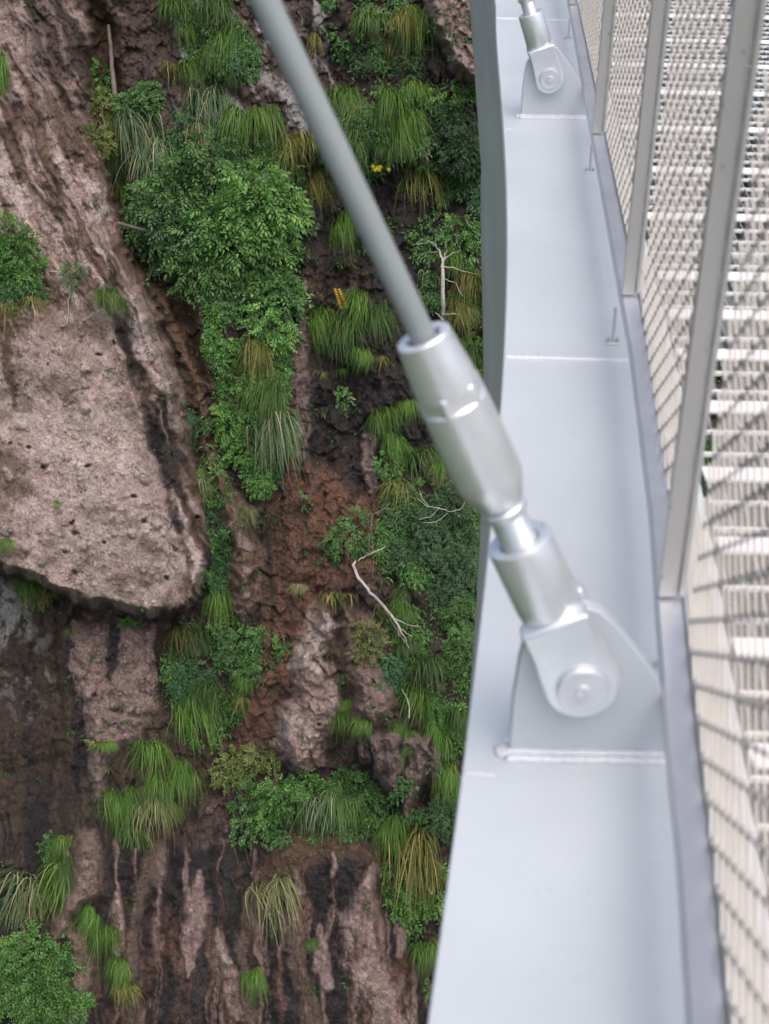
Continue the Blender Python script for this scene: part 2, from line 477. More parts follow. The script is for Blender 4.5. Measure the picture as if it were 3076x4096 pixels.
LOWTAN = [(125, 1995), (195, 2010), (215, 2100), (190, 2230), (120, 2300), (140, 2110)]
BROWNTOP = [(590, 1800), (700, 1790), (810, 1800), (800, 1850), (700, 1850), (640, 1900), (600, 1960), (570, 1900)]
MIDROCK = [(738, 1300), (800, 1315), (845, 1390), (865, 1450), (838, 1560), (790, 1600), (752, 1600), (742, 1500), (722, 1420)]
PITS = [(244, 742, 9, 6), (207, 761, 10, 5), (103, 783, 6, 6), (374, 1189, 12, 10), (306, 1129, 10, 9), (290, 1070, 8, 6), (359, 1251, 8, 6), (63, 971, 10, 6), (137, 1194, 12, 7), (23, 950, 8, 8), (376, 988, 7, 12), (165, 1150, 10, 8), (95, 1010, 7, 5), (330, 1440, 20, 12), (250, 1535, 16, 9), (290, 1545, 20, 10), (200, 1500, 10, 6), (165, 1120, 8, 6), (215, 1180, 7, 5), (70, 1245, 9, 6), (870, 1080, 12, 10), (830, 990, 9, 8), (680, 1430, 7, 6), (645, 1500, 8, 5), (690, 1560, 7, 7), (160, 1240, 14, 8), (190, 1010, 7, 5), (420, 1120, 9, 5)]


def relief(u, v):
    """height towards the viewer (m), rock colour and wetness at face coordinates u, v"""
    wu = u + 16 * fbm(u, v, 70, 70, 3, 101) + 5 * fbm(u, v, 16, 16, 2, 131)
    wv = v + 16 * fbm(u, v, 70, 70, 3, 151) + 5 * fbm(u, v, 16, 16, 2, 171)
    h = 0.55 * fbm(u, v, 420, 500, 3, 1) + 0.20 * fbm(u, v, 110, 150, 4, 21)
    fine = fbm(u, v, 26, 30, 4, 41, 0.6)
    # slanting strata on the upper left and rough broken rock
    a = 0.42
    su, sv = wu * math.cos(a) - wv * math.sin(a), wu * math.sin(a) + wv * math.cos(a)
    strata = ridged(su, sv, 34, 240, 4, 61)
    vert = ridged(wu, wv, 46, 330, 4, 81)

    B = sdf(wu, wv, BOULDER); Fc = sdf(wu, wv, FACE); L = sdf(wu, wv, LOBE); G = sdf(wu, wv, GULLY)
    up = sst(-v, -720, -560)                           # upper left zone
    inB = sst(B, -3, 8)
    h = h + 1.15 * np.clip(sst(B, 0, 62) * (1 - sst(v, 1130, 1240)) + sst(B, 0, 24) * sst(v, 1130, 1240), 0, 1) ** 0.6 * (0.45 + 0.55 * sst(v, -50, 700)) - 0.28 * sst(B, 230, 60) * 0
    h = h + inB * up * (0.36 * (strata - 0.55))
    h = h + 0.55 * sst(L, 0, 48)
    h = h - 0.55 * sst(G, -8, 25)
    groove = lens(wu, wv, [(232, 560, 12), (262, 690, 22), (292, 800, 24), (330, 930, 26), (362, 1050, 20), (385, 1150, 12)])
    h = h - 0.10 * sst(groove, 0, 0.9)
    crest = lens(wu, wv, [(240, 560, 8), (300, 690, 12), (345, 800, 14), (398, 960, 16), (430, 1120, 16), (440, 1200, 10)])
    h = h + 0.14 * sst(crest, 0, 0.9)
    D = sdf(wu, wv, DARKMID); h = h - 0.35 * sst(D, -20, 60)
    P1 = sdf(wu, wv, PALE1); h = h + 0.42 * sst(P1 + 10 * fine, 0, 36) ** 0.7
    MR = sdf(wu, wv, MIDROCK); h = h + 0.32 * sst(MR, -5, 40)
    R5 = sdf(wu, wv, ROCK5); h = h + 0.35 * sst(R5, 0, 24)
    SH = sdf(wu, wv, SHELF); h = h + 0.70 * sst(SH, 0, 30) ** 0.7
    TR = sdf(wu, wv, TOPROCK); h = h + 0.8 * sst(TR, 0, 30) ** 0.6
    SR = sdf(wu, wv, SMALLROCK); h = h + 0.35 * sst(SR, 0, 16)
    LW = sdf(wu, wv, LOWWALL); h = h + 0.7 * sst(LW, -10, 60)
    WS = sdf(wu, wv, WETSLAB); h = h - 0.15 * sst(WS, 0, 60)
    PB = sdf(wu, wv, PEBBLE); h = h + 0.22 * sst(PB, -5, 30)
    TS = sdf(wu, wv, TANSLAB); h = h + 0.30 * sst(TS, 0, 20)
    LT = sdf(wu, wv, LOWTAN); h = h + 0.25 * sst(LT, 0, 25)
    RW = sdf(wu, wv, REDWALL); BT = sdf(wu, wv, BROWNTOP)
    ribs = [(1, [(432, 1885, 5), (428, 1945, 19), (418, 2020, 20), (410, 2075, 8), (402, 2110, 4)]),
            (1, [(252, 1918, 4), (250, 1970, 12), (248, 2020, 12), (254, 2062, 4)]),
            (2, [(345, 1800, 8), (335, 1860, 20), (305, 1930, 17), (285, 2010, 12), (282, 2100, 14), (290, 2230, 18), (290, 2600, 18)]),
            (1, [(806, 1870, 8), (790, 1930, 16), (775, 1990, 38), (788, 2060, 38), (812, 2130, 34), (838, 2230, 44), (850, 2600, 40)]),
            (1, [(690, 2005, 6), (694, 2060, 14), (702, 2110, 12), (716, 2135, 8)]),
            (2, [(610, 1960, 12), (625, 2020, 18), (640, 2090, 18), (670, 2160, 20), (680, 2240, 22)]),
            (1, [(872, 1960, 8), (868, 2020, 12), (862, 2070, 7)]),
            (1, [(470, 2010, 8), (478, 2060, 13), (500, 2130, 15), (515, 2190, 8)]),
            (1, [(640, 1980, 6), (650, 1930, 9), (640, 1890, 5)]),
            (1, [(720, 1840, 4), (722, 1870, 7), (712, 1900, 4)]),
            (2, [(560, 1890, 7), (545, 1960, 14), (520, 2060, 12), (540, 2200, 12)])]
    f5 = fbm(u, v, 14, 40, 4, 391, 0.65)
    ribm = np.zeros_like(h); tanm = np.zeros_like(h)
    for k, pts in ribs:
        q = sst(lens(wu * .55 + u * .45, wv, [(x, y, w * 1.45) for x, y, w in pts]) + 0.5 * f5, -0.15, 0.6); h = h + 0.08 * q
        if k == 1: ribm = np.maximum(ribm, q)
        else: tanm = np.maximum(tanm, q)
    low = sst(v, 1780, 1880)
    h = h + low * 0.20 * (vert - 0.6)
    h = h + (1 - inB) * (1 - low) * 0.25 * (vert - 0.6)
    mid = sst(u, 600, 700) * (1 - low)
    h = h + mid * 0.25 * fbm(wu, wv, 60, 90, 4, 211, 0.6)
    # rubble bumps
    faceM = sst(Fc, -25, 40)
    h = h + fine * (0.030 + 0.065 * (1 - faceM))
    fc = facets(u + 4 * fine, v + 4 * fine, 34, 44, 501) * 0.085 + facets(u, v, 13, 17, 511) * 0.04
    h = h + fc * (1 - faceM) * (1 - 0.9 * sst(WS, -5, 20)) * (1 - 0.75 * sst(LW, -5, 20)) * (1 - 0.7 * inB)
    h = h + 0.016 * fbm(u, v, 9, 9, 3, 231, 0.6)
    st1, sr1 = stones(u + 4 * fine, v + 6 * fine, 31, 251, 0.38, 0.10, 0.40)
    st2, sr2 = stones(u, v, 11, 271, 0.6, 0.12, 0.42)
    conglo = np.clip(faceM + sst(PB, 0, 20) * 1.3 + 0.5 * sst(P1, 0, 20) + 0.4 * sst(L, 0, 20) + 0.25, 0, 1.3)
    h = h + conglo * (0.060 * st1 * (sr1 > .12) - 0.05 * st1 * (sr1 < .05) + 0.030 * st2)
    for x, y, rx, ry in PITS:
        q = np.clip(1 - np.hypot((wu - x) / rx / .8, (wv - y) / ry / .8) - 0.5 * fbm(u, v, 7, 7, 2, 271), 0, 1) * (np.hypot(wu - x, wv - y) < 30)
        h = h - 0.16 * q ** 0.7

    # ---- rock colour (albedo, plus painted overhang shade and wet sheen): dry pink, brown soil film, wet black, tan, lichen grey
    f5 = fbm(u, v, 14, 40, 4, 391, 0.65); f6 = fbm(wu, v, 15, 420, 5, 371, 0.6); f7 = fbm(wu, v, 36, 600, 4, 381, 0.55)
    def C(*c): return np.array(c)[None, :]
    f1 = fbm(u, v, 120, 150, 5, 301, 0.6); f2 = fbm(wu, wv, 22, 26, 4, 321, 0.65); f3 = fbm(wu, wv, 45, 260, 5, 341, 0.6)
    f4 = fbm(su, sv, 20, 150, 5, 361, 0.6)
    pink = C(0.37, 0.262, 0.238); pale = C(0.54, 0.435, 0.40); brown = C(0.125, 0.078, 0.050); dark = C(0.019, 0.0155, 0.0165)
    tan = C(0.29, 0.205, 0.155); red = C(0.180, 0.092, 0.062); moss = C(0.060, 0.055, 0.028); purple = C(0.050, 0.035, 0.033); grey = C(0.36, 0.345, 0.345)

    def mix(c, d, m): return c + (d - c) * np.clip(m, 0, 1)[..., None]
    col = np.broadcast_to(C(0.085, 0.056, 0.045), u.shape + (3,)).copy()
    wet = np.full(u.shape, 0.25)
    col = mix(col, purple, sst(f1, -0.1, 0.4)); col = mix(col, pink * 0.8, sst(f2 + 0.5 * f3, 0.2, 0.6) * 0.6)
    dk = sst(f3 + 0.4 * f1, 0.05, 0.4) * 0.8
    col = mix(col, dark, dk); wet = wet + 0.6 * dk
    # boulder and its slanting upper part
    bcol = mix(mix(np.broadcast_to(pink, col.shape), brown * 1.1, 0.85 * sst(f4 + 0.3 * f1, -0.16, 0.16)), dark * 1.3, sst(f4 * 0.8 - 0.6 * f1, 0.16, 0.42) * 0.85)
    bcol = mix(bcol, pale * 1.05, sst(-f4 + 0.45 * f2, 0.08, 0.36) * 0.9 * (0.35 + 0.65 * sst(v, 100, 420)))
    bcol = mix(bcol, dark * 2.0, sst(0.75 + f1 - v / 420, 0.1, 0.9) * 0.62)
    col = mix(col, bcol, inB)
    wet = wet * (1 - inB) + inB * 0.12
    fcol = mix(np.broadcast_to(C(0.48, 0.36, 0.33), col.shape), pale, sst(f2, 0.0, 0.4) * 0.8)
    f8 = fbm(u, v, 52, 38, 5, 451, 0.62); f9 = fbm(u, v, 19, 15, 4, 471, 0.62)
    fcol = mix(fcol, C(0.215, 0.15, 0.125), sst(f8 + 0.3 * f1, 0.0, 0.42) * 0.75); fcol = mix(fcol, C(0.25, 0.18, 0.155), sst(f9, 0.12, 0.4) * 0.6)
    fcol = mix(fcol, pale * 1.08, sst(f9 * 0.6 - f8 * 0.7, 0.12, 0.4) * 0.7)
    fcol = mix(fcol, moss * 2.1, sst(f1 + 0.35 * f2, 0.18, 0.55) * 0.6)
    fcol = mix(fcol, brown * 1.25, sst(v - u * 0.18 + 90 * f1 + 60 * f2, 1140, 1460) * 0.45)
    fcol = mix(fcol, brown * 1.1, sst(f1 - u / 260 + 0.55 * sst(v, 850, 1020), 0.25, 0.75) * 0.65)
    fcol = mix(fcol, brown * 1.2, sst(-v + 40 * f2, -800, -690) * 0.4)
    fcol = mix(fcol, pale * (0.75 + 0.4 * sr1[..., None]), sst(st1, 0.25, 0.5) * 0.5)
    col = mix(col, fcol, faceM)
    col = mix(col, brown * 0.9, sst(lens(wu, wv, [(14, 740, 14), (18, 800, 16), (25, 870, 8)]), -0.2, 0.5) * 0.85)
    col = mix(col, dark * 1.3, sst(groove + 0.6 * f2 + 0.5 * f5, 0.1, 0.8) * 0.8)
    edgeB = inB * sst(-B, -48, -8) * sst(v, 500, 640) * (1 - sst(v, 1150, 1250))
    col = mix(col, brown * 1.1, edgeB * sst(f2 + 0.2, -0.1, 0.4) * 0.8)
    # gully, lobe
    g2 = sst(G, -14, 8); col = mix(col, brown * 0.85, g2 * 0.92); wet = np.maximum(wet, g2 * 0.4)
    lb = sst(L, -4, 14); col = mix(col, mix(np.broadcast_to(brown * 1.35, col.shape), pink * 0.85, sst(f2 + (v - 1080) / 700, 0.0, 0.5)), lb * 0.95); wet = np.where(lb > .5, 0.25, wet)
    # dark middle
    dm = sst(D, -25, 25)
    dcol = mix(np.broadcast_to(dark * 1.7, col.shape), purple * 0.9, sst(f2 + f3 * 0.6, 0.0, 0.5))
    dcol = mix(dcol, brown, sst(f1, 0.2, 0.6) * 0.6); dcol = mix(dcol, dark, sst(f7, 0.0, 0.3) * 0.7)
    col = mix(col, dcol, dm * 0.93); wet = np.maximum(wet, dm * 0.65)
    st = sst(lens(wu, wv, [(660, 610, 10), (650, 700, 16), (648, 820, 18), (655, 900, 22), (648, 980, 14)]), -0.1, 0.6)
    col = mix(col, pink * 0.62, st * 0.85); wet = wet * (1 - 0.6 * st)
    pp = sst(lens(wu, wv, [(795, 950, 16), (790, 1000, 20), (800, 1050, 12), (770, 1090, 8)]), 0, 0.5); col = mix(col, pink, pp * 0.85)
    # red-brown wall
    rw = sst(RW, -30, 25); col = mix(col, mix(np.broadcast_to(red, col.shape), brown * 0.8, sst(f2, 0, 0.5)), rw * 0.92); wet = np.where(rw > .5, 0.42, wet)
    seam = sst(lens(wu * .3 + u * .7, v, [(572, 1080, 5), (578, 1180, 6), (588, 1290, 6), (586, 1400, 5)]), 0, 0.6); col = mix(col, moss * 0.6, seam * 0.85)
    # pale blobs, shelf
    col = mix(col, mix(np.broadcast_to(tan * 0.75, col.shape), brown, sst(f2 + f6, 0.0, 0.5)), sst(MR, -12, 25) * 0.85); wet = np.where(MR > 5, 0.2, wet)
    for q, c, m in ((P1 + 14 * f9, mix(np.broadcast_to(pink * 1.12, col.shape), pale, sst(f8, 0.0, 0.4)), 0.92), (R5, pink * 0.75, 0.85), (TR, mix(np.broadcast_to(C(0.33, 0.25, 0.23), col.shape), C(0.30, 0.15, 0.10), sst(f2, 0.05, 0.4)), 0.95), (SR, pink * 0.7, 0.9)):
        k = sst(q, -4, 10); col = mix(col, mix(np.broadcast_to(c, col.shape), tan * 0.7, sst(f2 + 0.2 * f1, 0.1, 0.5) * 0.6), k * m); wet = np.where(k > .5, 0.08, wet)
    sh = sst(SH, -4, 14); col = mix(col, mix(np.broadcast_to(pink * 0.62, col.shape), dark * 1.3, sst(f6 + f2 * 0.5, -0.08, 0.22)), sh * 0.9); wet = np.where(sh > .5, 0.3, wet)
    und_shade = sst(lens(u, wv, [(560, 1660, 8), (620, 1678, 14), (700, 1672, 14), (790, 1690, 16), (830, 1730, 14)]), 0, 0.8); col = mix(col, dark, und_shade * 0.8)  # dark band paints the overhang's shade into the rock colour
    # lower left wet slab with grey crust, pebble patch
    ws = sst(WS, -15, 25); wc = mix(np.broadcast_to(C(0.068, 0.046, 0.034), col.shape), dark * 1.2, sst(f3, -0.05, 0.3)); wc = mix(wc, moss, sst(f1, 0.1, 0.5) * 0.5); wc = mix(wc, C(0.11, 0.08, 0.055), sst(f6, 0.05, 0.4) * 0.7); wc = mix(wc, dark, sst(-f7, 0.05, 0.3) * 0.8)
    col = mix(col, wc, ws * 0.94); wet = np.where(ws > .5, 0.5, wet)
    lg = sst(1 - np.hypot((wu + 10) / 110, (wv - 1330) / 95), 0.0, 0.5); col = mix(col, grey * 0.9, lg * sst(f2 + 0.3, 0, 0.4))
    lg = sst(1 - np.hypot((wu - 60) / 80, (wv - 1450) / 150), 0.0, 0.5); col = mix(col, grey * 0.65, lg * sst(f2, 0.05, 0.4) * 0.7)
    pb = sst(PB, -6, 14); col = mix(col, mix(np.broadcast_to(pink * 0.92, col.shape), dark * 1.5, sst(f7 * 0.9 + 0.5 * f6 + 0.2 * f2, 0.04, 0.3) * 0.9), pb * 0.9); wet = np.where(pb > .5, 0.15, wet)
    # lower wall: wet black with ribs
    lw = sst(LW, -12, 18)
    lc = mix(np.broadcast_to(dark * 1.25, col.shape), red * 0.75, sst(f3 + 0.35 * f2, 0.06, 0.5) * 0.8)
    lc = mix(lc, pink * 0.7, sst(f3 * 0.8 + 0.5 * f5, 0.34, 0.6) * 0.7)
    lc = mix(lc, purple, sst(f1, 0.05, 0.45) * 0.5); lc = mix(lc, C(0.040, 0.040, 0.042), sst(f7, 0.05, 0.35) * 0.8); lc = mix(lc, red * 1.2, sst(f6, 0.12, 0.4) * 0.6); lc = mix(lc, pink * 0.85, sst(f6 * 0.8 - f7 * 0.6 + 0.15 * f2, 0.14, 0.42) * 0.8)  # slate-grey patches put the wet rock's reflected sheen into the colour
    col = mix(col, lc, lw * 0.95); wet = np.where(lw > .5, 0.72, wet)
    bt = sst(BT, -18, 18); col = mix(col, brown * 1.2, bt * 0.85)
    col = mix(col, mix(mix(np.broadcast_to(pink * 0.95, col.shape), pale * 0.9, sst(f2, 0.1, 0.5)), red, sst(-f5, 0.05, 0.45) * 0.7), ribm * 0.9); wet = np.where(ribm > .5, 0.1, wet)
    col = mix(col, tan * 0.66, tanm * 0.62); wet = np.where(tanm > .5, 0.3, wet)
    for q, c in ((TS, tan), (LT, tan * 0.8)):
        k = sst(q, -5, 12); col = mix(col, mix(np.broadcast_to(c, col.shape), brown, sst(f2, 0.1, 0.5) * 0.5), k * 0.92); wet = np.where(k > .5, 0.1, wet)
    # white crust streaks up by the grass ledges
    ws2 = sst(ridged(su, sv, 40, 120, 4, 401) - 0.62, 0.08, 0.22) * sst(u, 330, 420) * (1 - sst(u, 700, 760)) * (1 - sst(v, 260, 380))
    col = mix(col, C(0.40, 0.38, 0.385), ws2 * 0.8)
    # far outside the photographed part: mossy, half overgrown rock
    outm = np.maximum(sst(u, 1080, 1300), sst(-v, 60, 300)); col = mix(col, moss * 0.8, outm * 0.6)
    return h, np.clip(col, 0.008, 0.9), np.clip(wet, 0, 1)


K = 769 / 1661                       # face coordinate -> frame pixel


def ray_uv(u, v):
    du = np.asarray(u, float) * K - 384.5; dv = np.asarray(v, float) * K - 512
    a = du * _c + dv * _s; b = -du * _s + dv * _c
    return np.stack([a / FPX, math.cos(TH) - b / FPX * math.sin(TH), -(math.sin(TH) + b / FPX * math.cos(TH))], -1)


def face_point(u, v, h):
    """point on the steep sloping plane Y = 24 + 0.5 Z, raised by h metres"""
    r = ray_uv(u, v)
    t = 24.0 / (r[..., 1] - 0.5 * r[..., 2])
    L = np.linalg.norm(r, axis=-1)
    return r * (t - np.asarray(h) / L)[..., None]


def surf(u, v, out=0.0):
    """a point on the finished cliff surface, moved out by `out` metres"""
    uu = np.array([u], float); vv = np.array([v], float)
    h, _, _ = relief(uu, vv)
    return Vector(face_point(uu, vv, h + out)[0])


def axis_vals(lo, a, b, hi, step, coarse):
    return np.concatenate([np.arange(lo, a, coarse), np.arange(a, b, step), np.arange(b, hi + coarse, coarse)])


US = np.concatenate([np.arange(-900, -300, 22), np.arange(-300, -16, 7), np.arange(-16, 1090, 2.6), np.arange(1090, 1750, 6), np.arange(1750, 3022, 22)])
VS = axis_vals(-1000, -16, 2232, 3700, 2.7, 26)
GU, GV = np.meshgrid(US, VS)
hh, cc, ww = relief(GU.ravel(), GV.ravel())
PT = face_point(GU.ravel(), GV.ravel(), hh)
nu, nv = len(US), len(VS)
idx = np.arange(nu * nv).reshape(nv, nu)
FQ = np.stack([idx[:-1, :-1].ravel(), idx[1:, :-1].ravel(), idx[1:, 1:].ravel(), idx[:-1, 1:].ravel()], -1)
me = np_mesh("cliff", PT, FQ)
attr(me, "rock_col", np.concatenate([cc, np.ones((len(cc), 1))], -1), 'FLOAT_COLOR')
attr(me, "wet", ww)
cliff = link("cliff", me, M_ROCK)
tag(cliff, "pink, brown and wet black rock face of the cliff below the bridge", "cliff", kind="structure")
print("cliff verts", len(PT))

# valley floor far below
gm = metal("valley_floor_soil", (0.05, 0.07, 0.03), 0.95, 0, 0.4, 0.3, 0.6, (0.10, 0.08, 0.05), spec=0.1)
g = np_mesh("valley_floor", [(-600, -600, -42), (600, -600, -42), (600, 600, -42), (-600, 600, -42)], [(0, 1, 2, 3)], False)
tag(link("valley_floor", g, gm), "wooded valley floor far below the bridge", "ground", kind="structure")


# ------------------------------------------------------------------ grass tufts
def tuft_mesh(name, seed, n, width, spread=1.0, lift=0.6):
    r = np.random.default_rng(seed)
    S = 6
    # several crowns side by side, each a fountain of blades
    kx = r.uniform(-.22, .22, 4); kz = r.uniform(-.12, .06, 4); ks = r.uniform(.65, 1.0, 4)
    pick = r.integers(0, 4, n)
    ang = r.uniform(-1.45, 1.45, n) * spread
    out = np.cos(ang) * r.uniform(0.2, 1.0, n) + 0.08
    L = r.uniform(0.35, 1.0, n) ** 0.7 * ks[pick]
    root = np.stack([kx[pick] + r.normal(0, .035, n), r.normal(0, .03, n), kz[pick] + r.normal(0, .03, n)], -1)
    d = np.stack([np.sin(ang), -out, lift * r.uniform(-0.5, 1.2, n)], -1)
    d /= np.linalg.norm(d, axis=-1, keepdims=True)
    t = np.linspace(0, 1, S + 1)
    V = []; R = []
    side0 = np.cross(d, np.array([0, 0, 1.0])); side0 /= np.linalg.norm(side0, axis=-1, keepdims=True)
    wig = r.normal(0, .06, (n, 3))
    tw = r.uniform(-0.9, 0.9, n)[:, None]
    side = side0 * np.cos(tw) + np.array([0, -1.0, 0.2]) * np.sin(tw) * 0.6
    rnd = np.clip(r.normal(0.5, .2, n), 0, 0.85)
    rnd = np.where(r.random(n) < 0.10, 1.0, rnd)
    sag = r.uniform(0.75, 1.15, n)
    for k, tt in enumerate(t):
        run = 0.92 * L * (tt - 0.45 * tt * tt)
        drop = 0.72 * L * sag * tt ** 1.9
        c = root + d * run[:, None] + wig * tt ** 2 + np.stack([0 * L, 0 * L, -drop], -1)
        w = width * (1 - tt ** 1.6 * 0.93) * (0.8 + 0.4 * rnd)
        V.append(c - side * w[:, None]); V.append(c + side * w[:, None])
        q = rnd + 0.16 * (tt - 0.5) * (rnd < .9)
        R.append(q); R.append(q)
    V = np.stack(V, 1).reshape(-1, 3); R = np.stack(R, 1).reshape(-1)
    b = (np.arange(n) * 2 * (S + 1))[:, None]
    F = np.concatenate([b + np.array([2 * k, 2 * k + 1, 2 * k + 3, 2 * k + 2]) for k in range(S)], 0)
    me = np_mesh(name, V, F)
    attr(me, "rnd", np.clip(R, 0, 1))
    me.materials.append(GRASS['g'])
    return me


TUFTS = [tuft_mesh("tuft_blades", 10 + i, 300 + 30 * (i % 3), 0.0060, 0.8 + 0.06 * i, 0.3 + 0.12 * i) for i in range(8)]
LONGS = [tuft_mesh("long_blades", 40 + i, 170, 0.0080, 0.75, 0.8) for i in range(3)]
SPARSE = [tuft_mesh("sparse_blades", 60 + i, 80, 0.009, 1.0, 0.7) for i in range(3)]
MPX = 21.3 / FPX * K                  # metres per face unit on the cliff


def grass(x, y, w, h, code, label, kind='t', out=0.0):
    p = surf(x, y + h * 0.14, 0.10 + out)
    src = {'t': TUFTS, 'l': LONGS, 's': SPARSE}[kind]
    me = src[int(rng.integers(len(src)))]
    o = bpy.data.objects.new("grass_tuft", me)
    COL.objects.link(o)
    o.location = p
    sx = w * MPX * 1.62; sz = h * MPX * 1.60
    if rng.random() < 0.5: sx = -sx
    o.scale = (sx, (abs(sx) + sz) * 0.5, sz)
    o.rotation_euler = (-0.46 + rng.uniform(-.1, .15), rng.uniform(-.22, .22), rng.uniform(-.3, .3))
    o.material_slots[0].link = 'OBJECT'
    o.material_slots[0].material = GRASS[code]
    tag(o, label, "grass tuft", "grass tufts hanging on the cliff")
    return o


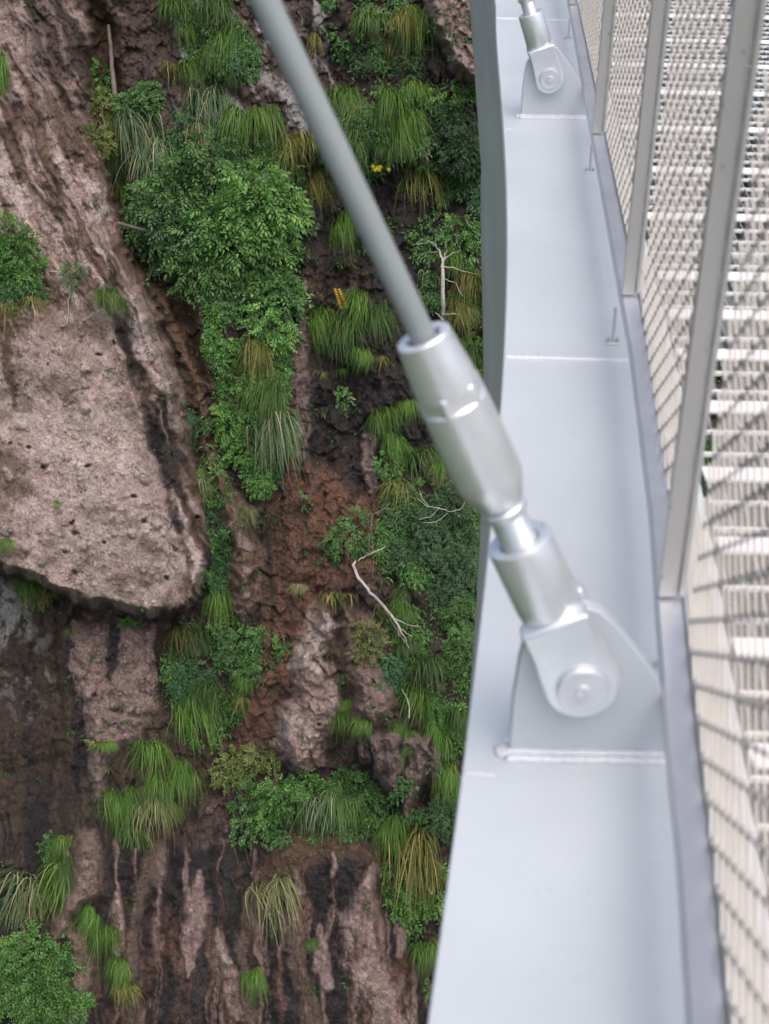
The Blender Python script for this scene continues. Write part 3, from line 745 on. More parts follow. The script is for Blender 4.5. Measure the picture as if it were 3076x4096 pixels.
GR = [
    (375, -8, 70, 62, 'g', "leftmost green grass tuft on the cliff's top ledge"),
    (462, -10, 70, 68, 'd', "green grass tuft on the top ledge beside the white crusted rock"),
    (402, 50, 34, 48, 'g', "small tuft on white crusted rock left of the grey cable"),
    (490, 52, 66, 92, 'g', "shaggy tuft above the small grey-leaved shrub"),
    (410, 128, 46, 62, 'g', "compact bright tuft halfway down the white crusted rock"),
    (458, 100, 44, 66, 'g', "narrow tuft beside the small grey-leaved shrub"),
    (505, 158, 42, 42, 'd', "small dark tuft under the small grey-leaved shrub"),
    (366, 132, 44, 44, 'y', "thin yellowing tuft on bare brown rock near the wooden pole"),
    (5, 120, 46, 110, 'g', "grass tuft high on the pink boulder at the photo's edge"),
    (523, 225, 66, 86, 'g', "big bright fountain of grass above the leafy shrub, its left half"),
    (568, 224, 64, 88, 'g', "big bright fountain of grass nearest the cable, right half"),
    (640, 288, 78, 62, 'y', "yellow-green grass tuft passing behind the grey cable"),
    (300, 240, 84, 110, 'b', "long blue-green grass below the dark leafy shrub"),
    (325, 300, 90, 120, 'b', "longest blue-green grass blades left of the leafy shrub"),
    (262, 380, 70, 74, 'g', "bright grass edging the brown gully"),
    (255, 330, 50, 60, 'd', "dark grass tuft below the yellowish shrub by the gully"),
    (440, 190, 76, 100, 'b', "tall blue-green grass above the leafy shrub"),
    (425, 275, 50, 90, 's', "dry straw-coloured grass inside the leafy shrub"),
    (620, 340, 70, 100, 'd', "grass tuft on the right flank of the leafy shrub"),
    (678, 72, 34, 74, 'y', "thin grass strand on red rock just right of the cable"),
    (745, 190, 72, 66, 'g', "wide grass tuft on the dark rock right of the cable"),
    (775, 222, 70, 68, 'd', "dark grass tuft behind the wide one right of the cable"),
    (842, 185, 56, 100, 'g', "upright grass tuft in the middle of the shrubby ledge"),
    (908, 8, 58, 105, 'g', "tall bright grass against the pale rock corner"),
    (880, 66, 50, 66, 'd', "dark grass tuft left of the pale rock corner"),
    (905, 172, 68, 62, 'g', "round grass tuft below the pale rock corner"),
    (878, 240, 60, 76, 'g', "grass tuft left of the small bare rock"),
    (760, 285, 80, 72, 'd', "dark grass tuft above the yellow flowers"),
    (842, 290, 84, 62, 'd', "broad dark tuft right of the yellow flowers"),
    (690, 370, 56, 74, 'y', "yellowing tuft touching the cable below the flowers"),
    (905, 350, 78, 106, 'y', "large drooping tuft under the round-leaved shrub"),
    (738, 458, 56, 84, 'g', "grass tuft crossing under the cable's middle"),
    (800, 24, 60, 56, 'd', "faint dark grass at the very top right of the cable"),
    (868, 20, 50, 62, 'y', "yellowing grass at the very top near the pale rock corner"),
    (855, 90, 40, 50, 'y', "wispy grass under the yellowing top tuft"),
    (690, 668, 52, 82, 'g', "bright green tuft below and left of the golden frond"),
    (738, 688, 82, 100, 'd', "widest tuft on the black rock under the golden frond"),
    (782, 636, 70, 84, 'g', "grass tuft right of the golden frond"),
    (828, 655, 56, 80, 'd', "grass tuft against the cable socket's upper end"),
    (785, 752, 38, 40, 'g', "small tuft alone on black rock beside the socket"),
    (822, 768, 32, 32, 'y', "tiny thin tuft left of the socket's rim"),
    (738, 795, 24, 20, 'g', "tiniest tuft on the black rock face"),
    (826, 880, 56, 62, 'g', "tuft on black rock left of the long socket sleeve"),
    (842, 930, 48, 78, 'g', "tuft hanging below another beside the socket sleeve"),
    (878, 862, 44, 54, 'g', "tuft half hidden by the socket sleeve"),
    (915, 960, 84, 92, 'd', "large dark tuft along the lower edge of the socket sleeve"),
    (950, 985, 50, 60, 'g', "tuft behind the lower end of the socket sleeve"),
    (866, 1035, 66, 56, 'y', "orange tipped grass above the tangled dark shrub"),
    (235, 622, 50, 52, 'g', "round lone tuft on the boulder's ridge"),
    (1005, 590, 64, 90, 'y', "yellow grass between the dead tree and the beam"),
    (985, 545, 60, 66, 'g', "green grass behind the dead tree's top"),
    (928, 590, 50, 44, 'd', "dark thin grass left of the dead tree trunk"),
    (985, 650, 60, 70, 'y', "drying grass at the foot of the dead tree"),
    (1022, 740, 44, 90, 'd', "grass close to the beam's edge below the dead tree"),
    (612, 895, 84, 132, 'b', "long grey-green hanging grass at the foot of the creeper"),
    (572, 905, 70, 104, 'b', "pale long grass blades inside the creeper"),
    (560, 790, 54, 100, 'g', "grass strand in the middle of the creeper"),
    (600, 820, 54, 92, 'd', "dark grass on the right side of the creeper"),
    (545, 730, 60, 90, 'y', "dry grass near the top of the creeper"),
    (60, 1250, 60, 56, 'g', "grass under the boulder's left end"),
    (100, 1275, 36, 36, 'y', "small pale grass under the boulder's lower edge"),
    (465, 1272, 60, 88, 'g', "dark green grass in the notch beside the boulder's tip"),
    (385, 1350, 66, 76, 'y', "grass curtain just below the boulder's tip"),
    (430, 1360, 56, 60, 'd', "grass behind the pale rosette below the boulder"),
    (410, 1500, 84, 116, 'g', "large hanging tuft below the round bush under the boulder"),
    (450, 1470, 60, 90, 'd', "dark tuft right of the large hanging one under the boulder"),
    (530, 1462, 42, 44, 'g', "vivid lime tuft in the middle of the feathery shrub"),
    (518, 1500, 44, 44, 'y', "faded tuft under the vivid lime one"),
    (870, 1262, 48, 38, 'd', "dull tuft at the end of the fallen white branch"),
    (876, 1296, 50, 62, 'g', "bright tuft beside the fallen white branch"),
    (740, 1508, 44, 40, 'g', "upper tuft of two beside the pale rock"),
    (742, 1538, 52, 56, 'g', "lower tuft of two beside the pale rock"),
    (784, 1546, 38, 42, 'g', "little tuft between the pale rock and the dark shelf"),
    (925, 1410, 72, 84, 'd', "tuft right of the dense round shrub"),
    (905, 1490, 80, 84, 'g', "wide tuft on the rocky shelf's upper step"),
    (856, 1560, 60, 76, 'g', "tuft hanging over the front of the rocky shelf"),
    (948, 1558, 56, 98, 'g', "long tuft at the right end of the rocky shelf"),
    (966, 1648, 50, 74, 'g', "tuft in shade under the rocky shelf's right end"),
    (992, 1526, 40, 72, 'd', "tuft touching the beam right of the rocky shelf"),
    (880, 1380, 46, 40, 'd', "small tuft above the dense round shrub"),
    (335, 1602, 84, 80, 'g', "highest tuft of the diagonal row on the wet rock"),
    (352, 1662, 66, 80, 'g', "second tuft down the diagonal row on the wet rock"),
    (405, 1645, 62, 82, 'g', "rightmost tuft of the diagonal row on the wet rock"),
    (232, 1705, 60, 78, 'g', "leftmost tuft of the diagonal row on the wet rock"),
    (268, 1703, 58, 82, 'g', "tuft joined to the leftmost of the diagonal row"),
    (366, 1722, 46, 60, 'g', "little bright tuft below the diagonal row"),
    (325, 1725, 82, 80, 's', "dry orange-brown tuft among green ones on the wet rock"),
    (290, 1780, 96, 66, 'd', "wide ragged grass below the dry orange-brown tuft"),
    (146, 1800, 48, 62, 'g', "tuft on the left edge of the tan slab"),
    (128, 1870, 84, 116, 'g', "long grass sweeping down left of the tan slab"),
    (150, 1850, 46, 70, 'd', "dark tuft behind the long sweeping grass by the tan slab"),
    (40, 1885, 120, 150, 'b', "huge reed-like grass with dry blades in the lower left"),
    (62, 1915, 96, 120, 's', "straw coloured blades within the reed-like grass"),
    (200, 1958, 46, 60, 'g', "tuft on the dark rock below the tan slab"),
    (224, 1996, 50, 66, 'g', "tuft between two others stepping down from the tan slab"),
    (262, 2068, 44, 58, 'g', "bright tuft lowest but one down the dark wet rock"),
    (266, 2122, 50, 48, 'y', "lowest tuft in the stepping row on dark wet rock"),
    (580, 1895, 92, 110, 's', "pale straw tuft alone on the lower rock wall"),
    (545, 2086, 42, 66, 'g', "small drooping tuft at the bottom of the lower rock wall"),
    (676, 2026, 28, 26, 'd', "tiny dull tuft between the ribs of the lower wall"),
    (705, 1706, 90, 100, 'b', "long pale blades in the middle of the green ledge"),
    (745, 1690, 70, 90, 'g', "grass on the right part of the green ledge"),
    (660, 1725, 70, 80, 'd', "grass on the left part of the green ledge"),
    (875, 1785, 100, 150, 'y', "long yellow-green grass right of the lower wall"),
    (905, 1850, 80, 110, 'y', "lower yellow-green grass near the beam's edge"),
    (840, 1760, 60, 80, 'g', "grass where the green ledge meets the beam side"),
    (922, 2026, 52, 72, 'g', "grass clump beside the beam near the bottom"),
    (18, 1162, 34, 34, 'g', "small tuft low on the boulder at the photo's edge"),
    (124, 1080, 18, 18, 'g', "single tiny tuft in the middle of the boulder face"),
    (230, 1598, 34, 24, 'g', "tiny tuft on the pink pebbly patch"),
    (158, 1358, 30, 26, 'y', "tiny tuft under the boulder on the pebbly patch"),
    (690, 800, 30, 26, 'y', "faint wisp of grass on the black rock"),
    (75, 640, 50, 40, 'y', "yellowing grass beside the bush on the boulder"),
    (20, 655, 40, 60, 'y', "drooping brownish grass under the bush on the boulder"),
    (530, 1095, 36, 46, 's', "dry fan of grass left of the red-brown wall"),
    (435, 1035, 44, 50, 'b', "pale grass blades beside the boulder's right flank"),
    (650, 1262, 40, 26, 's', "sparse dry blades on the red-brown wall"),
    (735, 1280, 70, 40, 'y', "sparse grass above the pale rock by the fallen branch"),
    (985, 880, 50, 70, 'd', "grass beside the beam below the socket sleeve"),
]
for i, (x, y, w, h, c, lab) in enumerate(GR):
    k = 'l' if c in 'bs' or h > 105 else ('s' if (min(w, h) < 45 and c in 'ys') or 'sparse' in lab or 'thin' in lab else 't')
    grass(x, y, w, h, c, lab, k)
    if w > 60 and k == 't':
        pass


# ------------------------------------------------------------------ shrubs
def leaf_cloud(seed, blobs, n, ll, lw, mode):
    """leaves on short twigs through the front of a set of ellipsoids.
    blobs: (cx, cy, cz, rx, ry, rz) local metres. returns V, F, rnd"""
    r = np.random.default_rng(seed)
    vol = np.array([b[3] * b[5] for b in blobs]); pick = r.choice(len(blobs), n, p=vol / vol.sum())
    Bk = np.array(blobs)[pick]
    d = r.normal(size=(n, 3)); d[:, 1] = -np.abs(d[:, 1]) * 1.1 + 0.25; d[:, 2] += 0.15
    d /= np.linalg.norm(d, axis=-1, keepdims=True)
    clump = np.array([vnoise((Bk[:, 0] + d[:, 0] * Bk[:, 3]) / 0.17, (Bk[:, 2] + d[:, 2] * Bk[:, 5]) / 0.17, seed)]).ravel()
    cl2 = vnoise((Bk[:, 0] + d[:, 0] * Bk[:, 3]) / 0.36 + 9, (Bk[:, 2] + d[:, 2] * Bk[:, 5]) / 0.36, seed + 3)
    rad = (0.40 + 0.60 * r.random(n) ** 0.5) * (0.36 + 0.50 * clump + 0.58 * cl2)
    base = Bk[:, :3] + d * Bk[:, 3:] * rad[:, None]
    m = {'c': 9, 's': 7, 'f': 15, 'r': 6}[mode]                         # leaflets on one spray
    ax = d * 0.6 + r.normal(0, .45, (n, 3)); ax[:, 2] -= 0.15
    ax /= np.linalg.norm(ax, axis=-1, keepdims=True)
    sl = {'c': 2.6, 's': 2.6, 'f': 5.0, 'r': 0.7}[mode] * ll
    up = np.array([0, -0.55, 0.83]) + r.normal(0, .25, (n, 3))
    sd_ = np.cross(ax, up); sd_ /= np.linalg.norm(sd_, axis=-1, keepdims=True)
    nr = np.cross(sd_, ax)
    Vs = []; Rs = []
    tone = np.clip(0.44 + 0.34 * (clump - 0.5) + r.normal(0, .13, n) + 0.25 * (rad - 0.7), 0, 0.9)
    for k in range(m):
        t = (k + 0.5) / m
        s = 1 if k % 2 else -1
        if mode == 'r':
            a_ = 2 * math.pi * k / m
            dirv = sd_ * math.cos(a_) + ax * math.sin(a_) + nr * 0.25
            o = base + nr * 0.0
        else:
            dirv = sd_ * s * 0.9 + ax * 0.55 - np.array([0, 0, 0.25]) + r.normal(0, .14, (n, 3))
            o = base + ax * sl * t - np.array([0, 0, 1.0]) * (t * t * sl * 0.35)
        if k == m - 1 and mode != 'r': dirv = ax - np.array([0, 0, 0.4])
        dirv = dirv / np.linalg.norm(dirv, axis=-1, keepdims=True)
        f = (1 - 0.45 * t) if mode == 'f' else 1.0
        l_ = ll * f * r.uniform(0.75, 1.2, n)[:, None]; w_ = lw * f * r.uniform(0.8, 1.2, n)[:, None]
        wd = np.cross(dirv, nr + r.normal(0, .3, (n, 3))); wd /= np.linalg.norm(wd, axis=-1, keepdims=True)
        droop = np.array([0, 0, -1.0]) * l_ * 0.18
        Vs += [o, o + dirv * l_ * 0.45 + wd * w_ - nr * 0.002, o + dirv * l_ + droop, o + dirv * l_ * 0.45 - wd * w_ - nr * 0.002]
        lf = np.clip(tone + r.normal(0, .09, n), 0, 0.97)
        Rs += [lf] * 4
    V = np.stack(Vs, 1).reshape(-1, 3); R = np.stack(Rs, 1).reshape(-1)
    nf = n * m
    b = (np.arange(nf) * 4)[:, None]
    F = np.concatenate([b + np.array([0, 1, 2]), b + np.array([0, 2, 3])], 0)
    yel = np.repeat(r.random(nf) < 0.012, 4); R = np.where(yel, 1.0, R)
    return V, F, R


def shrub(name, cat, blobs_px, code, label, group=None, leaf=(0.055, 0.012), mode='c', dens=1.0, depth=0.55, stems=5, out=0.0, root=None):
    """blobs_px: list of (u, v, ru, rv) on the cliff face"""
    cx, cy = blobs_px[0][:2] if root is None else root
    o0 = surf(cx, cy, 0.0)
    B = []
    area = 0
    for (u, v, ru, rv) in blobs_px:
        p = surf(u, v, min(ru, rv) * MPX * 0.30 * depth + out) - o0
        ru, rv = ru * 1.1, rv * 1.1
        B.append((p.x, p.y, p.z, ru * MPX, min(ru, rv) * MPX * depth, rv * MPX / 0.93)); area += ru * rv * MPX * MPX * math.pi
    m = {'c': 9, 's': 7, 'f': 15, 'r': 6}[mode]
    n = int(max(8, dens * 2.9 * area / (leaf[0] * leaf[1] * m)))
    n = min(n, 5200)
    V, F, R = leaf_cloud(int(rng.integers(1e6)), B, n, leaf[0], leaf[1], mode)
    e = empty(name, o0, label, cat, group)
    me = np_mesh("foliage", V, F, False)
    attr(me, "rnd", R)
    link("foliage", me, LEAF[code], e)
    bm = bmesh.new()
    for k in range(stems + len(B) * 2):
        b = B[k % len(B)]
        s = Vector((rng.normal(0, .05), 0.05, rng.normal(0, .05)))
        t = Vector((b[0] + b[3] * rng.uniform(-.8, .8), b[1] - b[4] * rng.uniform(.2, .9), b[2] + b[5] * rng.uniform(-.8, .8)))
        mdl = (s + t) / 2 + Vector((rng.normal(0, .05), -0.06, rng.uniform(-.05, .1)))
        tube(bm, [s, mdl, t], [0.012, 0.008, 0.003], 5)
    link("stem", bm_mesh("stem", bm), M_TWIG, e)
    return e


BIG = "leafy shrubs growing on the cliff"
shrub("leafy_shrub", "shrub", [(430, 380, 95, 75), (380, 440, 90, 70), (470, 330, 60, 50), (330, 470, 60, 50)], 'm', "upper left dense leafy shrub right of the brown gully", BIG, (0.078, 0.018), dens=0.8)
shrub("leafy_shrub", "shrub", [(550, 440, 78, 95), (590, 350, 34, 44), (505, 500, 80, 75), (605, 490, 34, 80)], 'b', "broad bright leafy shrub touching the cable's shadow side", BIG, (0.085, 0.020), dens=0.8)
shrub("leafy_shrub", "shrub", [(470, 540, 95, 70), (540, 600, 85, 75), (590, 650, 55, 60), (430, 590, 60, 40)], 'm', "lower half of the big leafy mass above the creeper", BIG, (0.080, 0.019), dens=0.8)
shrub("leafy_shrub", "shrub", [(595, 560, 40, 90), (612, 640, 24, 50)], 'b', "narrow leafy shrub on the right flank of the big leafy mass", BIG, (0.080, 0.018), dens=.7)
shrub("yellowish_shrub", "shrub", [(205, 235, 42, 45), (230, 290, 55, 50), (200, 300, 35, 35)], 'y', "yellowish small-leaved shrub beside the wooden pole", BIG, (0.045, 0.010), dens=0.85)
shrub("leafy_shrub", "shrub", [(213, 175, 26, 34)], 'b', "small bright shrub at the foot of the wooden pole", BIG, (0.045, 0.013), 'c')
shrub("leafy_shrub", "shrub", [(320, 215, 38, 42), (285, 230, 30, 30)], 'm', "dark bushy shrub right of the wooden pole", BIG, (0.036, 0.012), 's')
shrub("leafy_shrub", "shrub", [(370, 490, 60, 50), (350, 550, 45, 35), (400, 560, 40, 40)], 'd', "shaded shrub under the big leafy mass beside the gully", BIG, (0.055, 0.013), dens=.9)
CR = "creeper clumps in the rock groove"
shrub("creeper", "creeper", [(465, 700, 26, 50), (480, 770, 34, 50), (460, 740, 22, 40)], 'b', "topmost creeper clump, left of the dry grass", CR, (0.036, 0.013), 's', 1.1, 0.5)
shrub("creeper", "creeper", [(570, 720, 45, 60), (600, 780, 30, 50), (540, 800, 40, 45)], 'b', "loose large-leaved creeper over dry grass", CR, (0.06, 0.015), 'c', 0.6, 0.5)
shrub("creeper", "creeper", [(490, 850, 26, 50), (500, 910, 36, 45), (560, 850, 40, 40)], 'b', "creeper clump halfway down the rock groove", CR, (0.036, 0.013), 's', 1.1, 0.5)
shrub("creeper", "creeper", [(525, 970, 38, 45), (555, 1020, 32, 45), (565, 1050, 18, 20)], 'b', "lowest vivid creeper clump ending in a point", CR, (0.036, 0.013), 's', 1.2, 0.5)
FE = "feathery sprays beside the boulder"
shrub("feathery_shrub", "fern", [(400, 890, 22, 22), (418, 930, 18, 34)], 'f', "feathery spray highest beside the boulder's flank", FE, (0.040, 0.006), 'f', 0.55)
shrub("feathery_shrub", "fern", [(445, 1040, 32, 24), (440, 1070, 22, 24)], 'y', "yellow-green spray in the middle of the boulder's flank", FE, (0.040, 0.008), 's', 0.7)
shrub("feathery_shrub", "fern", [(480, 1140, 34, 32), (475, 1190, 30, 34), (520, 1115, 30, 12)], 'f', "large blue-green feathery spray near the boulder's tip", FE, (0.045, 0.006), 'f', 0.6)
shrub("feathery_shrub", "fern", [(472, 1240, 26, 30), (465, 1260, 18, 22)], 'f', "feathery spray hanging under the larger blue-green one", FE, (0.045, 0.006), 'f', 0.6)
shrub("leafy_shrub", "shrub", [(25, 520, 42, 50), (45, 570, 50, 50), (15, 610, 40, 30)], 'b', "bright yellow-green bush on top of the boulder", BIG, (0.045, 0.011), 'c', 0.9)
shrub("leafy_shrub", "shrub", [(160, 600, 28, 30)], 'm', "tiny weed beside bare roots on the boulder", BIG, (0.035, 0.008), 's', 0.45)
shrub("leafy_shrub", "shrub", [(206, 447, 12, 12)], 'm', "tiny green sprig on the boulder's upper ridge", BIG, (0.035, 0.01), 's', 0.6)
shrub("leafy_shrub", "shrub", [(70, 2080, 75, 70), (90, 2150, 80, 60), (20, 2120, 60, 80)], 'b', "bright bush filling the lower left corner", BIG, (0.058, 0.012), 'c', 1.1, 0.7)
shrub("leafy_shrub", "shrub", [(128, 2080, 36, 60), (150, 2170, 26, 40)], 'm', "darker bush on the right of the corner bush", BIG, (0.055, 0.016), 'c', 0.9)
shrub("leafy_shrub", "shrub", [(115, 1835, 22, 30), (135, 1855, 18, 20)], 'm', "small shrub behind grass left of the tan slab", BIG, (0.045, 0.012), 'c', 0.8)
shrub("leafy_shrub", "shrub", [(520, 1650, 50, 36), (570, 1640, 38, 30), (500, 1680, 40, 25)], 'y', "spreading shrub left of the dark overhang", BIG, (0.045, 0.012), 'c', 0.7)
shrub("leafy_shrub", "shrub", [(540, 1730, 40, 60), (530, 1800, 25, 30)], 'm', "loose twiggy shrub below the spreading one", BIG, (0.045, 0.013), 'c', 0.45)
shrub("leafy_shrub", "shrub", [(610, 1730, 55, 45), (670, 1700, 60, 35), (580, 1770, 30, 36)], 'b', "left bush of the green ledge under the overhang", BIG, (0.048, 0.013), 'c', 0.85)
shrub("leafy_shrub", "shrub", [(770, 1710, 55, 40), (750, 1680, 40, 22), (800, 1740, 36, 36)], 'm', "right bush of the green ledge under the overhang", BIG, (0.048, 0.013), 'c', 0.85)
shrub("leafy_shrub", "shrub", [(850, 1900, 32, 46), (880, 1960, 50, 40), (840, 1950, 22, 50), (930, 1930, 50, 60)], 'b', "large-leaved bush beside the beam right of the lower wall", BIG, (0.075, 0.022), 'c', 0.7)
shrub("leafy_shrub", "shrub", [(960, 1770, 50, 66), (985, 1700, 30, 40)], 'd', "dense blue-green shrub beside the beam under the rocky shelf", BIG, (0.030, 0.010), 's', 1.0)
DK = "dark dense shrubs near the beam"
shrub("dense_shrub", "shrub", [(920, 1130, 80, 70), (970, 1100, 60, 60), (900, 1200, 70, 50), (880, 1080, 50, 40)], 'd', "tangled dark shrub filling the space left of the threaded joint", DK, (0.032, 0.009), 's', 0.85)
shrub("dense_shrub", "shrub", [(985, 1240, 45, 70), (960, 1300, 40, 50), (1010, 1180, 30, 50)], 'd', "dark shrub between the tangled shrub and the beam", DK, (0.032, 0.009), 's', 0.95)
shrub("dense_shrub", "shrub", [(1005, 1340, 34, 60), (990, 1420, 34, 50), (1010, 1480, 26, 60)], 'm', "tall narrow dark shrub along the beam's edge", DK, (0.034, 0.010), 's', 0.9)
shrub("dense_shrub", "shrub", [(848, 1465, 38, 36), (838, 1440, 28, 24)], 'f', "dense round blue-green shrub above the rocky shelf", DK, (0.028, 0.010), 's', 1.2)
shrub("dense_shrub", "shrub", [(985, 270, 52, 52), (1000, 330, 45, 40), (960, 300, 36, 36)], 'd', "dense rounded shrub beside the beam near the top", DK, (0.028, 0.010), 's', 1.1)
shrub("dense_shrub", "shrub", [(1022, 395, 26, 36), (1035, 430, 18, 30)], 'f', "small dense shrub half behind the beam", DK, (0.028, 0.010), 's', 1.0)
shrub("leafy_shrub", "shrub", [(975, 205, 34, 20), (1005, 200, 26, 18), (955, 230, 20, 16)], 'b', "bright leafy twigs under the pale rock corner", BIG, (0.05, 0.016), 'c', 0.6)
shrub("leafy_shrub", "shrub", [(800, 280, 58, 36), (770, 250, 40, 26), (850, 310, 45, 24)], 'm', "grey-green shrub across the grassy ledge", BIG, (0.032, 0.010), 's', 0.8)
shrub("leafy_shrub", "shrub", [(905, 372, 54, 28), (880, 400, 36, 28), (930, 350, 34, 18)], 'm', "round-leaved shrub above the large drooping tuft", BIG, (0.040, 0.015), 'c', 0.8)
shrub("leafy_shrub", "shrub", [(782, 108, 34, 30), (795, 140, 20, 20)], 'd', "small dark shrub on the red rock right of the cable", BIG, (0.036, 0.012), 's', 0.7)
shrub("leafy_shrub", "shrub", [(895, 125, 50, 36), (870, 150, 34, 26)], 'd', "olive twiggy shrub left of the pale rock corner", BIG, (0.030, 0.010), 's', 0.55)
shrub("leafy_shrub", "shrub", [(490, 128, 44, 30), (520, 110, 20, 26)], 'f', "small grey-leaved shrub between hanging tufts", BIG, (0.034, 0.012), 's', 0.7)
shrub("leafy_shrub", "shrub", [(965, 475, 36, 26), (990, 510, 40, 34), (940, 540, 50, 22)], 'm', "mixed shrub around the dead tree's crown", BIG, (0.05, 0.013), 'c', 0.7)
shrub("leafy_shrub", "shrub", [(1010, 770, 34, 50), (1025, 840, 22, 50)], 'm', "leafy shrub between the socket and the beam's edge", BIG, (0.04, 0.013), 's', 0.8)
shrub("leafy_shrub", "shrub", [(745, 1165, 55, 32), (725, 1200, 44, 24), (770, 1130, 30, 26)], 'm', "low shrub on the rim of the red-brown wall", BIG, (0.045, 0.012), 'c', 0.5)
shrub("leafy_shrub", "shrub", [(510, 1400, 36, 46), (550, 1390, 26, 34), (530, 1450, 30, 36)], 'm', "feathery pale shrub on brown rock below the second lobe", BIG, (0.042, 0.010), 'c', 0.5)
shrub("leafy_shrub", "shrub", [(430, 1400, 22, 22)], 'f', "pale green leaf rosette below the boulder's tip", BIG, (0.06, 0.016), 'r', 0.9)
shrub("leafy_shrub", "shrub", [(415, 1462, 38, 34), (400, 1490, 26, 26), (372, 1490, 30, 10)], 'f', "round bush above the large hanging tuft under the boulder", BIG, (0.036, 0.011), 's', 0.9)
shrub("leafy_shrub", "shrub", [(275, 1350, 14, 18), (290, 1345, 10, 8)], 'b', "tiny bright plant hanging under the boulder's edge", BIG, (0.03, 0.010), 's', 0.8)
shrub("leafy_shrub", "shrub", [(80, 1290, 34, 20), (60, 1270, 24, 16)], 'y', "thin olive plant under the boulder's left part", BIG, (0.03, 0.008), 's', 0.4)
shrub("leafy_shrub", "shrub", [(605, 1375, 16, 16), (612, 1400, 14, 18)], 'b', "pair of small bright weeds left of the pale rock", BIG, (0.045, 0.013), 'c', 0.6)
shrub("leafy_shrub", "shrub", [(585, 1425, 14, 14)], 'm', "lone little weed on the red-brown wall's lower part", BIG, (0.04, 0.013), 'c', 0.8)
shrub("leafy_shrub", "shrub", [(740, 862, 18, 26)], 'm', "lone small plant on the black rock face", BIG, (0.036, 0.014), 's', 0.55)
shrub("leafy_shrub", "shrub", [(840, 1010, 34, 30), (860, 980, 26, 26)], 'm', "small leafy plant under the socket side tufts", BIG, (0.034, 0.012), 's', 0.6)
shrub("leafy_shrub", "shrub", [(880, 1050, 30, 16)], 'b', "lime leafy sprigs amid orange tipped grass", BIG, (0.04, 0.013), 'c', 0.6)
shrub("leafy_shrub", "shrub", [(800, 1370, 36, 30), (820, 1330, 20, 30), (790, 1410, 26, 20)], 'y', "yellow-green low plant right of the pale rock", BIG, (0.036, 0.011), 's', 0.5)
shrub("leafy_shrub", "shrub", [(722, 1470, 24, 20)], 'd', "dull ferny plant on the pale rock's right side", BIG, (0.04, 0.010), 'f', 0.4)
shrub("leafy_shrub", "shrub", [(925, 2140, 24, 20)], 'b', "small bright shrub beside the beam at the very bottom", BIG, (0.045, 0.014), 'c', 0.7)
shrub("leafy_shrub", "shrub", [(372, 615, 14, 22)], 'y', "yellowing vine tip hanging above the gully", BIG, (0.05, 0.016), 'c', 0.6)
shrub("leafy_shrub", "shrub", [(660, 1080, 12, 14)], 'm', "single weed at the top of the red-brown wall", BIG, (0.036, 0.014), 's', 0.6)
shrub("leafy_shrub", "shrub", [(215, 1605, 24, 12)], 'y', "thin mossy plant on the pink pebbly patch", BIG, (0.03, 0.010), 's', 0.4)

# golden frond and yellow flowers
V, F, R = leaf_cloud(5, [(0, -0.1, 0, 0.01, 0.01, 0.01)], 1, 0.12, 0.026, 'f')
fr = empty("golden_frond", surf(738, 655), "single golden yellow frond on the black rock", "fern frond")
bm = bmesh.new()
pts = [Vector((0.06, -0.02, -0.16)), Vector((0.03, -0.12, 0.0)), Vector((-0.02, -0.2, 0.18)), Vector((-0.07, -0.24, 0.34))]
tube(bm, pts, [0.008, 0.006, 0.005, 0.003], 6)
link("stem", bm_mesh("stem", bm), GRASS['s'], fr)
LV, LF, LR = [], [], []
for k in range(9):
    for s in (-1, 1):
        t = 0.25 + 0.75 * k / 9; seg = min(int(t * 3), 2); ft = t * 3 - seg
        p = pts[seg].lerp(pts[seg + 1], ft)
        ln = 0.12 * (1 - 0.5 * t); b = len(LV)
        d = Vector((s * 0.9, -0.15, 0.35))
        LV += [p, p + d * ln * 0.5 + Vector((0, -.01, .022)), p + d * ln, p + d * ln * 0.5 - Vector((0, .01, .022))]
        LF.append((b, b + 1, b + 2, b + 3)); LR += [rng.random()] * 4
me = np_mesh("foliage", LV, LF, False); attr(me, "rnd", LR); link("foliage", me, LEAF['o'], fr)
fl = empty("yellow_flower", surf(825, 362, 0.2), "cluster of small yellow flowers on the shrubby ledge", "flower")
bm = bmesh.new(); tube(bm, [(0, 0.2, -0.1), (0, 0.05, -0.02), (0, 0, 0)], 0.006, 5); link("stem", bm_mesh("stem", bm), M_TWIG, fl)
LV, LF, LR = [], [], []
for (dx, dz) in ((-0.13, .02), (-0.07, .0), (-0.04, -.03), (0.1, -.02), (-0.1, -0.03), (-.02, .015)):
    for k in range(6):
        a = k * math.pi / 3; b = len(LV); c = Vector((dx, -0.02, dz)); d = Vector((math.cos(a), 0.1, math.sin(a)))
        e2 = Vector((-math.sin(a), 0, math.cos(a)))
        LV += [c, c + d * .02 + e2 * .009, c + d * .036, c + d * .02 - e2 * .009]; LF.append((b, b + 1, b + 2, b + 3)); LR += [rng.random()] * 4
me = np_mesh("petals", LV, LF, False); attr(me, "rnd", LR); link("petals", me, LEAF['p'], fl)


